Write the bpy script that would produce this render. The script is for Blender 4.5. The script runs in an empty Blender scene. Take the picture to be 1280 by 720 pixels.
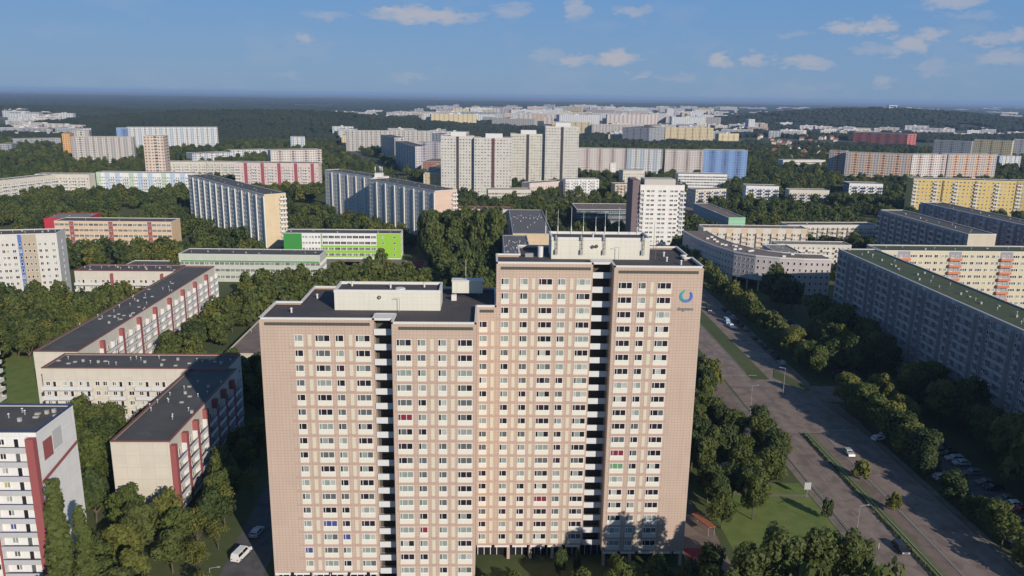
import bpy, math, random
from mathutils import Matrix, Vector, noise
random.seed(7)
SUN_E, SKY_S, EXPO, HAZE = 4.5, .058, .0, 7.0e-5
SKYT = (.9, .98, 1.08)
CLOUDC = (8.0, 7.9, 8.6)
SKYLOW, SKYHI = (3.7, 5.9, 9.2), (2.1, 5.3, 11)
R = math.radians
sc = bpy.context.scene
COL = sc.collection

# ------------------------------------------------------------------ camera model
FOC, TH, ROLL, YAW, CZ = 993.72, R(13.636), R(.8584), R(1.7588), 92.4
_f = Vector((math.sin(YAW)*math.cos(TH), math.cos(YAW)*math.cos(TH), -math.sin(TH)))
_r0 = Vector((math.cos(YAW), -math.sin(YAW), 0)); _u0 = _r0.cross(_f)
_r = _r0*math.cos(ROLL)+_u0*math.sin(ROLL); _u = -_r0*math.sin(ROLL)+_u0*math.cos(ROLL)
CAMP = Vector((0, 0, CZ))
def G(px, py, z=0.0):
    "survey helper: where a sight line meets the level z"
    d = _f*FOC+_r*(px-640)-_u*(py-360); t = (z-CZ)/d.z
    return Vector((d.x*t, d.y*t))
def seen(x, y, z, m=40):
    q = Vector((x, y, z-CZ)); d = q.dot(_f)
    if d < 1: return False
    px = 640+FOC*q.dot(_r)/d; py = 360-FOC*q.dot(_u)/d
    return -m < px < 1280+m and -m < py < 720+m
cam = bpy.data.cameras.new('camera'); co = bpy.data.objects.new('camera', cam); COL.objects.link(co)
co.matrix_world = Matrix(((_r.x, _u.x, -_f.x, 0), (_r.y, _u.y, -_f.y, 0), (_r.z, _u.z, -_f.z, CZ), (0, 0, 0, 1)))
cam.sensor_width = 36; cam.lens = 36*FOC/1280; cam.clip_start = 1; cam.clip_end = 80000
sc.camera = co

# ------------------------------------------------------------------ materials
def newmat(name):
    m = bpy.data.materials.new(name); m.use_nodes = True
    nt = m.node_tree; return m, nt, nt.nodes['Principled BSDF']
def N(nt, t, **k):
    n = nt.nodes.new(t)
    for a, v in k.items(): setattr(n, a, v)
    return n
def mth(nt, op, a, b=None, c=None):
    n = N(nt, 'ShaderNodeMath', operation=op)
    for i, x in enumerate((a, b, c)):
        if x is None: continue
        if isinstance(x, (int, float)): n.inputs[i].default_value = x
        else: nt.links.new(x, n.inputs[i])
    return n.outputs[0]
def mixc(nt, fac, a, b):
    n = N(nt, 'ShaderNodeMix', data_type='RGBA')
    for i, x in ((0, fac), (6, a), (7, b)):
        if isinstance(x, (int, float)): n.inputs[i].default_value = x
        elif isinstance(x, tuple): n.inputs[i].default_value = (*x[:3], 1)
        else: nt.links.new(x, n.inputs[i])
    return n.outputs[2]
def noi(nt, scale, detail=4, coord='Object', rough=.6, vec=None, stretch=None):
    if vec is None:
        tc = N(nt, 'ShaderNodeTexCoord'); vec = tc.outputs[coord]
    if stretch:
        mp = N(nt, 'ShaderNodeMapping'); mp.inputs['Scale'].default_value = stretch
        nt.links.new(vec, mp.inputs[0]); vec = mp.outputs[0]
    n = N(nt, 'ShaderNodeTexNoise'); n.inputs['Scale'].default_value = scale
    n.inputs['Detail'].default_value = detail; n.inputs['Roughness'].default_value = rough
    nt.links.new(vec, n.inputs['Vector']); return n.outputs['Fac']
def ramp(nt, fac, a, b):
    n = N(nt, 'ShaderNodeMapRange'); n.inputs[1].default_value = a; n.inputs[2].default_value = b
    nt.links.new(fac, n.inputs[0]); return n.outputs[0]
_mc = {}
def plain(name, c, rough=.8, var=.12, scale=1.2, metal=0):
    if name in _mc: return _mc[name]
    m, nt, p = newmat(name)
    f = noi(nt, scale)
    nt.links.new(mixc(nt, f, tuple(x*(1-var) for x in c), tuple(min(1, x*(1+var)) for x in c)), p.inputs['Base Color'])
    p.inputs['Roughness'].default_value = rough; p.inputs['Metallic'].default_value = metal
    _mc[name] = m; return m
def grid(nt, bw, fh, lw, off=0.0):
    "1 on the panel joints of a bw x fh grid in wall metres"
    uv = N(nt, 'ShaderNodeUVMap'); s = N(nt, 'ShaderNodeSeparateXYZ'); nt.links.new(uv.outputs[0], s.inputs[0])
    u = mth(nt, 'MODULO', mth(nt, 'ADD', s.outputs[0], 1000*bw), bw); v = mth(nt, 'MODULO', mth(nt, 'ADD', s.outputs[1], 10*fh-off), fh)
    return mth(nt, 'MAXIMUM', mth(nt, 'LESS_THAN', u, lw), mth(nt, 'LESS_THAN', v, lw)), s
def wallm(name, c, bw=3.0, fh=2.8, lw=.05, jd=.72, var=.1, rough=.85, st=.18):
    "rendered concrete panels: joints, rain streaks, blotches"
    if name in _mc: return _mc[name]
    m, nt, p = newmat(name)
    g, s = grid(nt, bw, fh, lw, 1.0)
    f1 = noi(nt, .25, 5); f2 = noi(nt, 1.0, 4, stretch=(1.6, 1.6, .12))
    base = mixc(nt, f1, tuple(x*(1-var) for x in c), tuple(min(1, x*(1+var)) for x in c))
    base = mixc(nt, mth(nt, 'MULTIPLY', ramp(nt, f2, .52, .8), st), base, tuple(x*.6 for x in c))
    cb = N(nt, 'ShaderNodeCombineXYZ'); nt.links.new(mth(nt, 'FLOOR', mth(nt, 'DIVIDE', s.outputs[0], 3.05)), cb.inputs[0]); nt.links.new(mth(nt, 'FLOOR', mth(nt, 'DIVIDE', mth(nt, 'SUBTRACT', s.outputs[1], 1.9), 2.8)), cb.inputs[1])
    wn = N(nt, 'ShaderNodeTexWhiteNoise'); nt.links.new(cb.outputs[0], wn.inputs[0])
    base = mixc(nt, mth(nt, 'MULTIPLY', wn.outputs[0], .16), base, (c[0]*.62, c[1]*.66, c[2]*.70))
    base = mixc(nt, g, base, tuple(x*jd for x in c))
    nt.links.new(base, p.inputs['Base Color']); p.inputs['Roughness'].default_value = rough
    _mc[name] = m; return m
def farwall(name, c, c2=None, bw=3.0, fh=2.8, win=(.045, .05, .06), a=.28, b=.74, stripe=5):
    "distant facade: wall panels with a regular field of window panes, colour bays"
    if name in _mc: return _mc[name]
    m, nt, p = newmat(name)
    uv = N(nt, 'ShaderNodeUVMap'); s = N(nt, 'ShaderNodeSeparateXYZ'); nt.links.new(uv.outputs[0], s.inputs[0])
    U = mth(nt, 'ADD', s.outputs[0], 1000*bw)
    u = mth(nt, 'DIVIDE', U, bw); v = mth(nt, 'DIVIDE', s.outputs[1], fh)
    fu = mth(nt, 'FRACT', u); fv = mth(nt, 'FRACT', v)
    iu = mth(nt, 'FLOOR', u); iv = mth(nt, 'FLOOR', v)
    inu = mth(nt, 'MULTIPLY', mth(nt, 'GREATER_THAN', fu, a), mth(nt, 'LESS_THAN', fu, b))
    inv = mth(nt, 'MULTIPLY', mth(nt, 'GREATER_THAN', fv, .38), mth(nt, 'LESS_THAN', fv, .84))
    mask = mth(nt, 'MULTIPLY', inu, inv)
    mull = mth(nt, 'ABSOLUTE', mth(nt, 'SUBTRACT', fu, (a+b)/2)); mask = mth(nt, 'MULTIPLY', mask, mth(nt, 'GREATER_THAN', mull, .02))
    cb = N(nt, 'ShaderNodeCombineXYZ'); nt.links.new(iu, cb.inputs[0]); nt.links.new(iv, cb.inputs[1])
    wn = N(nt, 'ShaderNodeTexWhiteNoise'); nt.links.new(cb.outputs[0], wn.inputs[0])
    su = mth(nt, 'MODULO', iu, stripe)
    wall = c if c2 is None else mixc(nt, mth(nt, 'LESS_THAN', su, 1.5), c, c2)
    base = mixc(nt, noi(nt, .15, 4), wall if c2 else tuple(x*.9 for x in c), wall if c2 else tuple(min(1, x*1.1) for x in c))
    # loggia bays with pale parapets
    log = mth(nt, 'LESS_THAN', mth(nt, 'ABSOLUTE', mth(nt, 'SUBTRACT', su, stripe-2.0)), .6)
    wide = mth(nt, 'MULTIPLY', mth(nt, 'GREATER_THAN', fv, .36), log)
    mask = mth(nt, 'MAXIMUM', mask, mth(nt, 'MULTIPLY', wide, mth(nt, 'GREATER_THAN', fu, .08)))
    glass = mixc(nt, wn.outputs[0], win, tuple(x*3.2 for x in win))
    nt.links.new(mixc(nt, mask, base, glass), p.inputs['Base Color'])
    nt.links.new(mth(nt, 'SUBTRACT', .85, mth(nt, 'MULTIPLY', mask, .6)), p.inputs['Roughness'])
    _mc[name] = m; return m
def glassm(name, c, rough=.12):
    if name in _mc: return _mc[name]
    m, nt, p = newmat(name)
    f = noi(nt, 2.2, 2)
    nt.links.new(mixc(nt, f, tuple(x*.7 for x in c), tuple(x*1.25 for x in c)), p.inputs['Base Color'])
    p.inputs['Roughness'].default_value = rough; p.inputs['IOR'].default_value = 1.5
    _mc[name] = m; return m
GL = [glassm('window glass dark', (.018, .018, .026)), glassm('window glass plum', (.035, .022, .035)),
      glassm('window glass grey', (.11, .125, .13)), glassm('net curtain behind glass', (.26, .31, .29), .25),
      glassm('white curtain behind glass', (.42, .45, .42), .3), glassm('blue blind', (.06, .08, .25), .3),
      glassm('red curtain', (.20, .03, .05), .3), glassm('yellow curtain', (.45, .38, .1), .3), glassm('green curtain', (.14, .3, .16), .3)]
FRAME = plain('white window frame', (.74, .74, .72), .5, .04)
CREAM = plain('cream parapet panel', (.68, .66, .58), .7, .08)
METAL = plain('grey galvanised metal', (.32, .33, .34), .45, .15, 3)
CONC = plain('pale concrete', (.42, .40, .37), .9, .2, .8)
CAP = plain('light metal roof edge', (.66, .65, .63), .5, .08)
TAN = wallm('pink tan facade tiles', (.525, .405, .33), .62, .56, .075, .74, .07, st=.34)
TAN2 = wallm('rosy tile band', (.49, .345, .29), .62, .56, .075, .78, .07, st=.3)
PENT = wallm('cream trapezoid cladding', (.66, .65, .57), .9, 1.4, .05, .82, .04)
DARKV = plain('dark ventilation slot', (.07, .075, .065), .7)
def roofm(name, c, c2, sc_=.12):
    if name in _mc: return _mc[name]
    m, nt, p = newmat(name)
    a = ramp(nt, noi(nt, sc_, 6), .35, .68); b = noi(nt, 1.6, 5)
    x = mixc(nt, a, c, c2); x = mixc(nt, mth(nt, 'MULTIPLY', b, .5), x, tuple(k*.6 for k in c))
    tc = N(nt, 'ShaderNodeTexCoord'); sp = N(nt, 'ShaderNodeSeparateXYZ'); nt.links.new(tc.outputs['Object'], sp.inputs[0])
    sm = mth(nt, 'MULTIPLY', mth(nt, 'LESS_THAN', mth(nt, 'FRACT', mth(nt, 'ADD', mth(nt, 'MULTIPLY', sp.outputs[0], .9), 500)), .06), .3); x = mixc(nt, sm, x, tuple(k*.5 for k in c))
    x = mixc(nt, mth(nt, 'MULTIPLY', ramp(nt, noi(nt, .35, 3), .58, .66), .35), x, tuple(min(1, k*1.7) for k in c))
    nt.links.new(x, p.inputs['Base Color']); p.inputs['Roughness'].default_value = .88
    _mc[name] = m; return m
ROOF = roofm('bitumen roof', (.075, .074, .072), (.115, .112, .105))
ROOFT = roofm('tower roof felt', (.060, .055, .062), (.085, .076, .078))
ROOFG = roofm('mossy green roof', (.055, .085, .035), (.09, .10, .06))
ROOFB = roofm('brown gravel roof', (.17, .125, .105), (.24, .19, .16), .3)
ROOFL = roofm('pale gravel roof', (.20, .19, .17), (.3, .28, .25), .3)
def leafm(name, c, c2, c3):
    m, nt, p = newmat(name)
    oi = N(nt, 'ShaderNodeObjectInfo'); f = noi(nt, .55, 3)
    x = mixc(nt, ramp(nt, f, .3, .7), c, c2)
    x = mixc(nt, mth(nt, 'MULTIPLY', oi.outputs['Random'], .75), x, c3)
    nt.links.new(x, p.inputs['Base Color']); p.inputs['Roughness'].default_value = .65
    p.inputs['Specular IOR Level'].default_value = .25
    tr = N(nt, 'ShaderNodeBsdfTranslucent'); nt.links.new(x, tr.inputs[0])
    ms = N(nt, 'ShaderNodeMixShader'); ms.inputs[0].default_value = .38
    nt.links.new(p.outputs[0], ms.inputs[1]); nt.links.new(tr.outputs[0], ms.inputs[2])
    nt.links.new(ms.outputs[0], nt.nodes['Material Output'].inputs[0]); return m
LEAF = leafm('green leaves', (.072, .100, .026), (.165, .205, .052), (.125, .148, .046))
LEAFY = leafm('olive yellow leaves', (.12, .135, .032), (.24, .24, .055), (.17, .19, .05))
LEAFD = leafm('dark leaves', (.050, .076, .026), (.105, .145, .042), (.075, .105, .042))
LEAFR = leafm('reddish leaves', (.09, .045, .02), (.15, .08, .03), (.1, .07, .03))
BARK = plain('bark', (.11, .085, .065), .95, .3, 2)

# ------------------------------------------------------------------ mesh builder
class MB:
    def __init__(s): s.v = []; s.f = []; s.m = []; s.uv = []
    def face(s, pts, mat, uvs=None):
        b = len(s.v); s.v += [tuple(p) for p in pts]; s.f.append(tuple(range(b, b+len(pts)))); s.m.append(mat)
        s.uv.append(uvs if uvs else [(0, 0)]*len(pts))
    def wall(s, a, b, z0, z1, mat, u0=0.0):
        L = math.hypot(b[0]-a[0], b[1]-a[1])
        s.face([(a[0], a[1], z0), (b[0], b[1], z0), (b[0], b[1], z1), (a[0], a[1], z1)], mat,
               [(u0, z0), (u0+L, z0), (u0+L, z1), (u0, z1)])
    def box(s, x0, y0, z0, x1, y1, z1, mat, top=None, bottom=True):
        P = [(x0, y0), (x1, y0), (x1, y1), (x0, y1)]
        for i in range(4): s.wall(P[i], P[(i+1) % 4], z0, z1, mat)
        s.face([(x, y, z1) for x, y in P], top or mat, [(x, y) for x, y in P])
        if bottom: s.face([(x, y, z0) for x, y in reversed(P)], mat, [(x, y) for x, y in P])
    def prism(s, poly, z0, z1, mat, top=None):
        n = len(poly)
        for i in range(n): s.wall(poly[i], poly[(i+1) % n], z0, z1, mat)
        s.face([(p[0], p[1], z1) for p in poly], top or mat, [(p[0], p[1]) for p in poly])
    def cyl(s, p0, p1, r0, r1, mat, n=8, caps=True):
        p0 = Vector(p0); p1 = Vector(p1); d = (p1-p0).normalized()
        a = d.cross(Vector((0, 0, 1)) if abs(d.z) < .9 else Vector((1, 0, 0))).normalized(); b = d.cross(a)
        A = [p0+(a*math.cos(2*math.pi*i/n)+b*math.sin(2*math.pi*i/n))*r0 for i in range(n)]
        B = [p1+(a*math.cos(2*math.pi*i/n)+b*math.sin(2*math.pi*i/n))*r1 for i in range(n)]
        for i in range(n): s.face([A[i], A[(i+1) % n], B[(i+1) % n], B[i]], mat)
        if caps: s.face(list(reversed(A)), mat); s.face(B, mat)
    def add(s, o, M):
        b = len(s.v); s.v += [tuple(M @ Vector(p)) for p in o.v]
        s.f += [tuple(i+b for i in f) for f in o.f]; s.m += o.m; s.uv += o.uv
    def mesh(s, name):
        me = bpy.data.meshes.new(name); me.from_pydata(s.v, [], s.f)
        slots = []; idx = []
        for m in s.m:
            if m not in slots: slots.append(m)
            idx.append(slots.index(m))
        for m in slots: me.materials.append(m)
        me.polygons.foreach_set('material_index', idx)
        ul = me.uv_layers.new(name='UVMap'); flat = []
        for u in s.uv:
            for a in u: flat += [a[0], a[1]]
        ul.data.foreach_set('uv', flat); me.update(); return me
def link(name, data, parent=None, M=None):
    o = bpy.data.objects.new(name, data)
    if parent: o.parent = parent
    if M is not None: o.matrix_basis = M
    COL.objects.link(o); return o
def tag(o, label=None, cat=None, group=None, kind=None):
    if label: o['label'] = label
    if cat: o['category'] = cat
    if group: o['group'] = group
    if kind: o['kind'] = kind
    return o
def struct(name, mb, z=None):
    o = link(name, mb.mesh(name)); o['kind'] = 'structure'; return o

# ------------------------------------------------------------------ prototypes (window, balcony ...)
_pr = {}
def proto(key, fn):
    if key not in _pr:
        mb = fn(); _pr[key] = (mb, mb.mesh(str(key[0])))
    return _pr[key]
def win_fn(w, h, panes, gl, fr=FRAME, t=.09, out=.09):
    def f():
        mb = MB(); x0 = -w/2; x1 = w/2
        mb.box(x0, -out, 0, x1, .02, t, fr); mb.box(x0, -out, h-t, x1, .02, h, fr)
        tot = sum(panes); x = x0
        mb.box(x0, -out, t, x0+t, .02, h-t, fr)
        inner = w-t*(len(panes)+1); x = x0+t
        for i, pw in enumerate(panes):
            pw = inner*pw/tot
            mb.face([(x, -.02, t), (x+pw, -.02, t), (x+pw, -.02, h-t), (x, -.02, h-t)], gl[i % len(gl)])
            x += pw; mb.box(x, -out, t, x+t, .02, h-t, fr); x += t
        mb.box(x0-.04, -out-.08, -.05, x1+.04, .02, -.002, fr)
        return mb
    return f
def window(w, h, npan, style, fr=FRAME):
    panes = {1: (1,), 2: (1, 1), 3: (.42, 1, 1), 22: (.42, 1), 4: (1, 1, 1, 1)}[npan]
    g = {0: (0,), 1: (1, 0), 2: (2,), 3: (3,), 4: (4, 3), 5: (0, 2), 6: (5,), 7: (6,), 8: (7, 3), 9: (0, 3), 10: (8,), 11: (0, 0, 2), 12: (2, 3), 13: (0, 1), 14: (0, 4)}[style]
    key = ('window', round(w, 2), round(h, 2), npan, style, fr.name)
    return proto(key, win_fn(w, h, panes, [GL[i] for i in g], fr)), key
WST = [0]*7+[1]*5+[2]*9+[3]*9+[4]*5+[5]*5+[9]*5+[11]*3+[12]*6+[13]*5+[14]*4+[6, 7, 8, 10]
def balc_fn(w, par, rail, d, side):
    def f():
        mb = MB(); x0 = -w/2+.05; x1 = w/2-.05
        mb.box(x0, -d, -.15, x1, .02, 0, CONC)
        mb.box(x0, -d-.05, -.12, x1, -d+.05, .92, par); mb.box(x0-.03, -d-.08, .922, x1+.03, -d+.08, 1.02, rail)
        for x in (x0-.03, x1-.05): mb.box(x, -d+.052, .002, x+.08, .02, (2.65 if side else .9), par if not side else side)
        return mb
    return f

class Bld:
    def __init__(s, name, label, cat, x, y, ang=0, group=None):
        s.o = link(name, None); tag(s.o, label, cat, group)
        s.M = Matrix.Translation((x, y, 0)) @ Matrix.Rotation(ang, 4, 'Z'); s.o.matrix_basis = s.M
        s.items = []
    def part(s, mb, name, label=None, parent=None):
        o = link(name, mb.mesh(name), parent or s.o)
        if label: o['label'] = label
        return o
    def place(s, pr, name, M, area, sub=()):
        W = s.M @ M; c = W.translation; n = (W.to_3x3() @ Vector((0, -1, 0))); v = CAMP-c
        s.items.append((area*max(.02, n.dot(v.normalized()))/v.length_squared*(1 if seen(*c, m=5) else .01), pr, name, M, sub))
    def finish(s, limit=100):
        by = {}
        for it in s.items: by.setdefault(it[2], []).append(it)
        for nm, L in by.items():
            L.sort(key=lambda t: -t[0]); rest = MB()
            for i, (sc_, pr, name, M, sub) in enumerate(L):
                if i < limit:
                    o = link(name, pr[1], s.o, M)
                    for p2, n2 in sub: link(n2, p2[1], o)
                else:
                    rest.add(pr[0], M)
                    for p2, n2 in sub: rest.add(p2[0], M)
            if rest.v:
                o = link(nm, rest.mesh(nm), s.o); o['kind'] = 'stuff'
        s.items = []

def faceM(ox, oy, t, z=0):
    "frame of a facade: x along it (seen from outside), -y outward"
    return Matrix(((t[0], -t[1], 0, ox), (t[1], t[0], 0, oy), (0, 0, 1, z), (0, 0, 0, 1)))

def facade(b, mb, F, L, spec, nf, z0, fh, ztop, rnd):
    """spec: bays (width, kind, colour). F = faceM of the left lower corner."""
    tot = sum(q[0] for q in spec); n = max(1, round(L/tot)); k = L/(tot*n); x = 0
    for rep in range(n):
        for w, kind, colr in spec:
            w *= k; xc = x+w/2
            if kind is None and colr is not None and ('fin' in colr.name or colr is REDP):
                sub = MB(); sub.box(x+.01, -1.22 if colr is REDP else -.6, z0-.4, x+w-.01, -.004, ztop-.9, colr); mb.add(sub, F)
            elif colr is not None:
                sub = MB(); sub.box(x+.01, -.05, z0-.4, x+w-.01, -.004, ztop, colr); mb.add(sub, F)
            if kind:
                for i in range(nf):
                    z = z0+i*fh
                    T = lambda xx, zz, yy=0: F @ Matrix.Translation((xx, yy, zz))
                    if kind in ('w', 'W', 'n', 'p'):
                        ww, pn = {'w': (1.5, 2), 'W': (2.1, 3), 'n': (.9, 1), 'p': (1.5, 2)}[kind]
                        ww = min(ww, w*.9)
                        (p, _) = window(ww, 1.3, pn, rnd.choice(WST)); b.place(p, 'window', T(xc, z+.9, -.05 if colr else 0), ww*1.3)
                    elif kind == 'ww':
                        for dx in (-.24, .24):
                            (p, _) = window(1.2, 1.3, 2, rnd.choice(WST)); b.place(p, 'window', T(xc+dx*w, z+.9, -.05 if colr else 0), 1.56)
                    elif kind == 'nnn':
                        for dx in (-.3, 0, .3):
                            (p, _) = window(.85, 1.2, 1, rnd.choice(WST[:20])); b.place(p, 'window', T(xc+dx*w, z+.95, -.05 if colr else 0), 1.0)
                    elif kind == 'r':      # ribbon of school windows
                        (p, _) = window(w*.9, 1.6, 4, rnd.choice([0, 2, 5, 12])); b.place(p, 'window', T(xc, z+.8), w*1.6)
                    elif kind[0] == 'b':   # balcony bay, b1.. palette
                        par, rail, side = BPAL[kind]
                        pr = proto(('balcony', kind, round(w, 2)), balc_fn(w, par, rail, 1.15, side))
                        b.place(pr, 'balcony', T(xc, z), w*2.2)
                        (p, _) = window(.95, 2.05, 1, rnd.choice([0, 1, 2])); b.place(p, 'balcony_door', T(x+w*.68, z+.1, -.004), 1.9)
                        (p, _) = window(1.15, 1.2, 2, rnd.choice(WST)); b.place(p, 'window', T(x+w*.3, z+.9, -.004), 1.4)
            x += w
BLUE = plain('dark blue railing', (.045, .06, .14), .5)
REDP = plain('dusty red render', (.30, .085, .085), .85, .1); TRIM = plain('brownish red roof trim', (.20, .08, .07), .7)
WHITEP = plain('white balcony panel', (.62, .63, .64), .7, .06)
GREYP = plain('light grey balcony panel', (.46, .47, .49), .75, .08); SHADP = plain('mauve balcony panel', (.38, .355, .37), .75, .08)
ORAN = plain('orange balcony panel', (.55, .18, .085), .7, .1)
YELP = plain('warm yellow render', (.62, .47, .17), .85, .08)
NAVY = plain('navy render', (.035, .06, .15), .8, .1)
BPAL = {'b1': (GREYP, BLUE, WHITEP), 'b2': (WHITEP, BLUE, WHITEP), 'b3': (ORAN, CAP, None), 'b4': (WHITEP, CAP, None),
        'b5': (SHADP, METAL, SHADP), 'b6': (plain('sand balcony panel', (.5, .42, .33)), CAP, WHITEP), 'b7': (NAVY, NAVY, None)}

FOOT = []   # footprints in world metres, so that no tree grows inside a house
def foot(M, L, D, pad=3.5): FOOT.append((M.inverted(), L, D, pad))
def inside(x, y, extra=0):
    for Mi, L, D, pad in FOOT:
        q = Mi @ Vector((x, y, 0)); p = pad+extra
        if -p < q.x < L+p and -p < q.y < D+p: return True
    return False

def block(name, label, P, ang, L, D, H, wall, front=None, right=None, left=None, back=None, roof=ROOF, edge=CAP, fh=2.8, z0=1.2,
          cat='apartment block', group=None, vents=6, nf=None, endwall=None, par=.45, limit=100, extra=None):
    rnd = random.Random(hash_(label+name+str(round(P[0]))))
    b = Bld(name, label, cat, P[0], P[1], ang, group); foot(b.M, L, D)
    mb = MB(); ew = endwall or wall
    C = [(0, 0), (L, 0), (L, D), (0, D)]
    for i, mt in ((0, wall), (1, ew), (2, wall), (3, ew)): mb.wall(C[i], C[(i+1) % 4], 0, H-.255, mt)
    nfl = nf or int((H-z0-.8)/fh)
    for F, LL, spec in ((faceM(0, 0, (1, 0)), L, front), (faceM(L, 0, (0, 1)), D, right), (faceM(L, D, (-1, 0)), L, back), (faceM(0, D, (0, -1)), D, left)):
        if spec: facade(b, mb, F, LL, spec, nfl, z0, fh, H-.25-.01, rnd)
    if extra: extra(b, mb)
    b.part(mb, 'wall')
    rf = MB(); t = .35
    rf.face([(t, t, H-par), (L-t, t, H-par), (L-t, D-t, H-par), (t, D-t, H-par)], roof)
    for x0, y0, x1, y1 in ((-.08, -.08, L+.08, t), (-.08, D-t, L+.08, D+.08), (-.08, t+.002, t, D-t-.002), (L-t, t+.002, L+.08, D-t-.002)):
        rf.box(x0, y0, H-.26, x1, y1, H, edge)
    ro = b.part(rf, 'roof')
    if vents:
        vents = int(vents*(2.6 if Vector(P).length < 420 else 1.3))
        for i in range(vents):
            v = MB(); vx = L*(i+.5+rnd.uniform(-.3, .3))/vents; vy = D*rnd.uniform(.22, .78); zz = H-par
            kx = rnd.choice((0, 1, 2, 2))
            if kx == 0:
                v.box(vx-.3, vy-.25, zz, vx+.3, vy+.25, zz+.65, CONC); v.box(vx-.35, vy-.3, zz+.652, vx+.35, vy+.3, zz+.72, METAL)
            elif kx == 1:
                v.box(vx-.45, vy-.3, zz, vx+.45, vy+.3, zz+.28, CONC)
            else:
                v.cyl((vx, vy, zz), (vx, vy, zz+.8), .12, .12, METAL); v.cyl((vx, vy, zz+.8), (vx, vy, zz+.95), .24, .08, CAP)
            link('roof_vent', v.mesh('roof_vent'), ro)
    b.finish(limit); return b
def hash_(s):
    h = 0
    for ch in s: h = (h*131+ord(ch)) & 0xffffff
    return h

# ================================================================== the main tower
TX, TY = 0.0, 140.0
def tower():
    b = Bld('tower_block', 'stepped pink tan twin high-rise with black and white stair slots and a blue ring sign', 'high-rise', TX, TY)
    rnd = random.Random(5)
    W = lambda x, y: (x-TX, y-TY)
    HL, HR, ZB = 53.8, 62.2, 3.3
    left = [W(-40.3, 135.7), W(-20.2, 135.7), W(-20.2, 138.9), W(-16.8, 138.9), W(-16.8, 133.4), W(-2.1, 133.4), W(-2.1, 145.1), W(1.5, 145.1),
            W(1.5, 159.6), W(-35.6, 159.6), W(-35.6, 147.2), W(-40.3, 147.2)]
    right = [W(1.5, 145.1), W(19.6, 145.1), W(19.6, 148.5), W(23.2, 148.5), W(23.2, 142.6), W(39.8, 142.6), W(39.8, 151.2), W(38.2, 151.2), W(38.2, 153.2), W(39.4, 153.2),
             W(39.4, 162.6), W(6, 162.6), W(6, 153.1), W(1.5, 153.1)]
    foot(Matrix.Translation((-41, 133, 0)), 81, 30, 1.5)
    SLOT = plain('stair slot concrete', (.5, .5, .48), .8)
    wl = MB()
    for poly, H in ((left, HL), (right, HR)):
        n = len(poly)
        for i in range(n):
            a, c = poly[i], poly[(i+1) % n]
            lo = ZB if H == HR or a[1] < 6 else 0
            wl.wall(a, c, lo, H-.34, TAN)
        wl.face([(p[0], p[1], ZB) for p in reversed(poly)], CONC)
    # rosy band fields behind the windows, cream pilaster strips, ventilation slots
    STR = plain('cream strip between windows', (.60, .56, .45), .75, .06)
    wings = [  # plane y, x0, x1, rows, windows [(x, wide)], strips, slot x0,x1, ztop
        (135.7, -40.3, -20.2, 17, [(-33.5, 0), (-29.3, 1), (-26.3, 0), (-22.2, 1)], [-31.6, -24.4], (-39.4, -20.9), 52.65),
        (133.4, -16.8, -2.1, 17, [(-14.7, 1), (-11.6, 0), (-8.0, 0), (-4.0, 1)], [-9.8, -6.2], (-15.6, -2.6), 52.65),
        (145.1, -2.1, 1.5, 17, [(-.9, 0)], [.85], (-1.6, 1.1), 52.65),
        (145.1, 1.5, 19.6, 20, [(3.15, 0), (6.7, 0), (10.75, 1), (13.8, 0), (17.9, 1)], [4.9, 8.45, 15.65], (2.3, 19.2), 61.0),
        (142.6, 23.2, 39.8, 20, [(25.35, 1), (28.5, 0), (32.65, 1)], [30.35], (24.0, 38.9), 61.0)]
    def panel():
        mb = MB(); mb.box(-.8, -.05, -.95, .8, -.003, -.07, CREAM); return mb
    def panelw():
        mb = MB(); mb.box(-1.38, -.05, -.95, 1.38, -.003, -.07, CREAM); return mb
    P1 = proto(('pn',), panel); P2 = proto(('pw',), panelw)
    for y, x0, x1, rows, wins, strips, sl, zt in wings:
        ly = y-TY
        xs = [w[0] for w in wins]; fx0 = min(xs)-1.7; fx1 = min(x1-.15, max(xs)+1.9)
        if x0 == 23.2: fx0 = x0+.5
        for i in range(rows):
            zc = 5.25+2.8*i
            wl.box(fx0-TX, ly-.03, zc-1.95, fx1-TX, ly-.004, zc-1.52, TAN2)
            for st in strips: wl.box(st-.32-TX, ly-.05, zc-1.48, st+.32-TX, ly-.004, zc+.66, STR)
            for wx, wide in wins:
                st = rnd.choice(WST+WST[:-4]+[0, 1, 13, 13])
                (p, _) = window(2.62 if wide else 1.5, 1.27, 3 if wide else 22, st)
                b.place(p, 'window', faceM(wx-TX, ly, (1, 0), zc-.635), (3.3 if wide else 1.9), ((P2 if wide else P1, 'sill_panel'),))
        slots = MB(); slots.box(sl[0]-TX, ly-.05, zt-.28, sl[1]-TX, ly-.003, zt+.28, DARKV); b.part(slots, 'ventilation_slot')
    b.part(wl, 'wall')
    # stair slots: white parapets, dark loggias behind
    def stairp(w):
        def f():
            mb = MB(); mb.box(0, 0, -.58, w, .15, .58, WHITEP); mb.box(0, .16, -.62, w, 2.6, -.5, CONC)
            return mb
        return f
    for xa, w, yy, H, rows in ((-20.2, 3.4, 135.5, HL, 18), (19.6, 3.6, 145.3, HR, 21)):
        for i in range(rows):
            z = H-2.5-2.8*i
            if z < 3: continue
            o = link('stair_parapet', proto(('sp', w), stairp(w-.02))[1], b.o, Matrix.Translation((xa+.01-TX, yy-TY, z)))
        bk = MB(); bk.box(xa+.01-TX, yy+2.7-TY, ZB, xa+w-.01-TX, yy+2.8-TY, H-.7, DARKV); b.part(bk, 'stair_glazing')
        cp = MB(); cp.box(xa+.01-TX, yy+.3-TY, H-.45, xa+w-.01-TX, yy+3.2-TY, H-.02, CAP); b.part(cp, 'slot_canopy')
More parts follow.
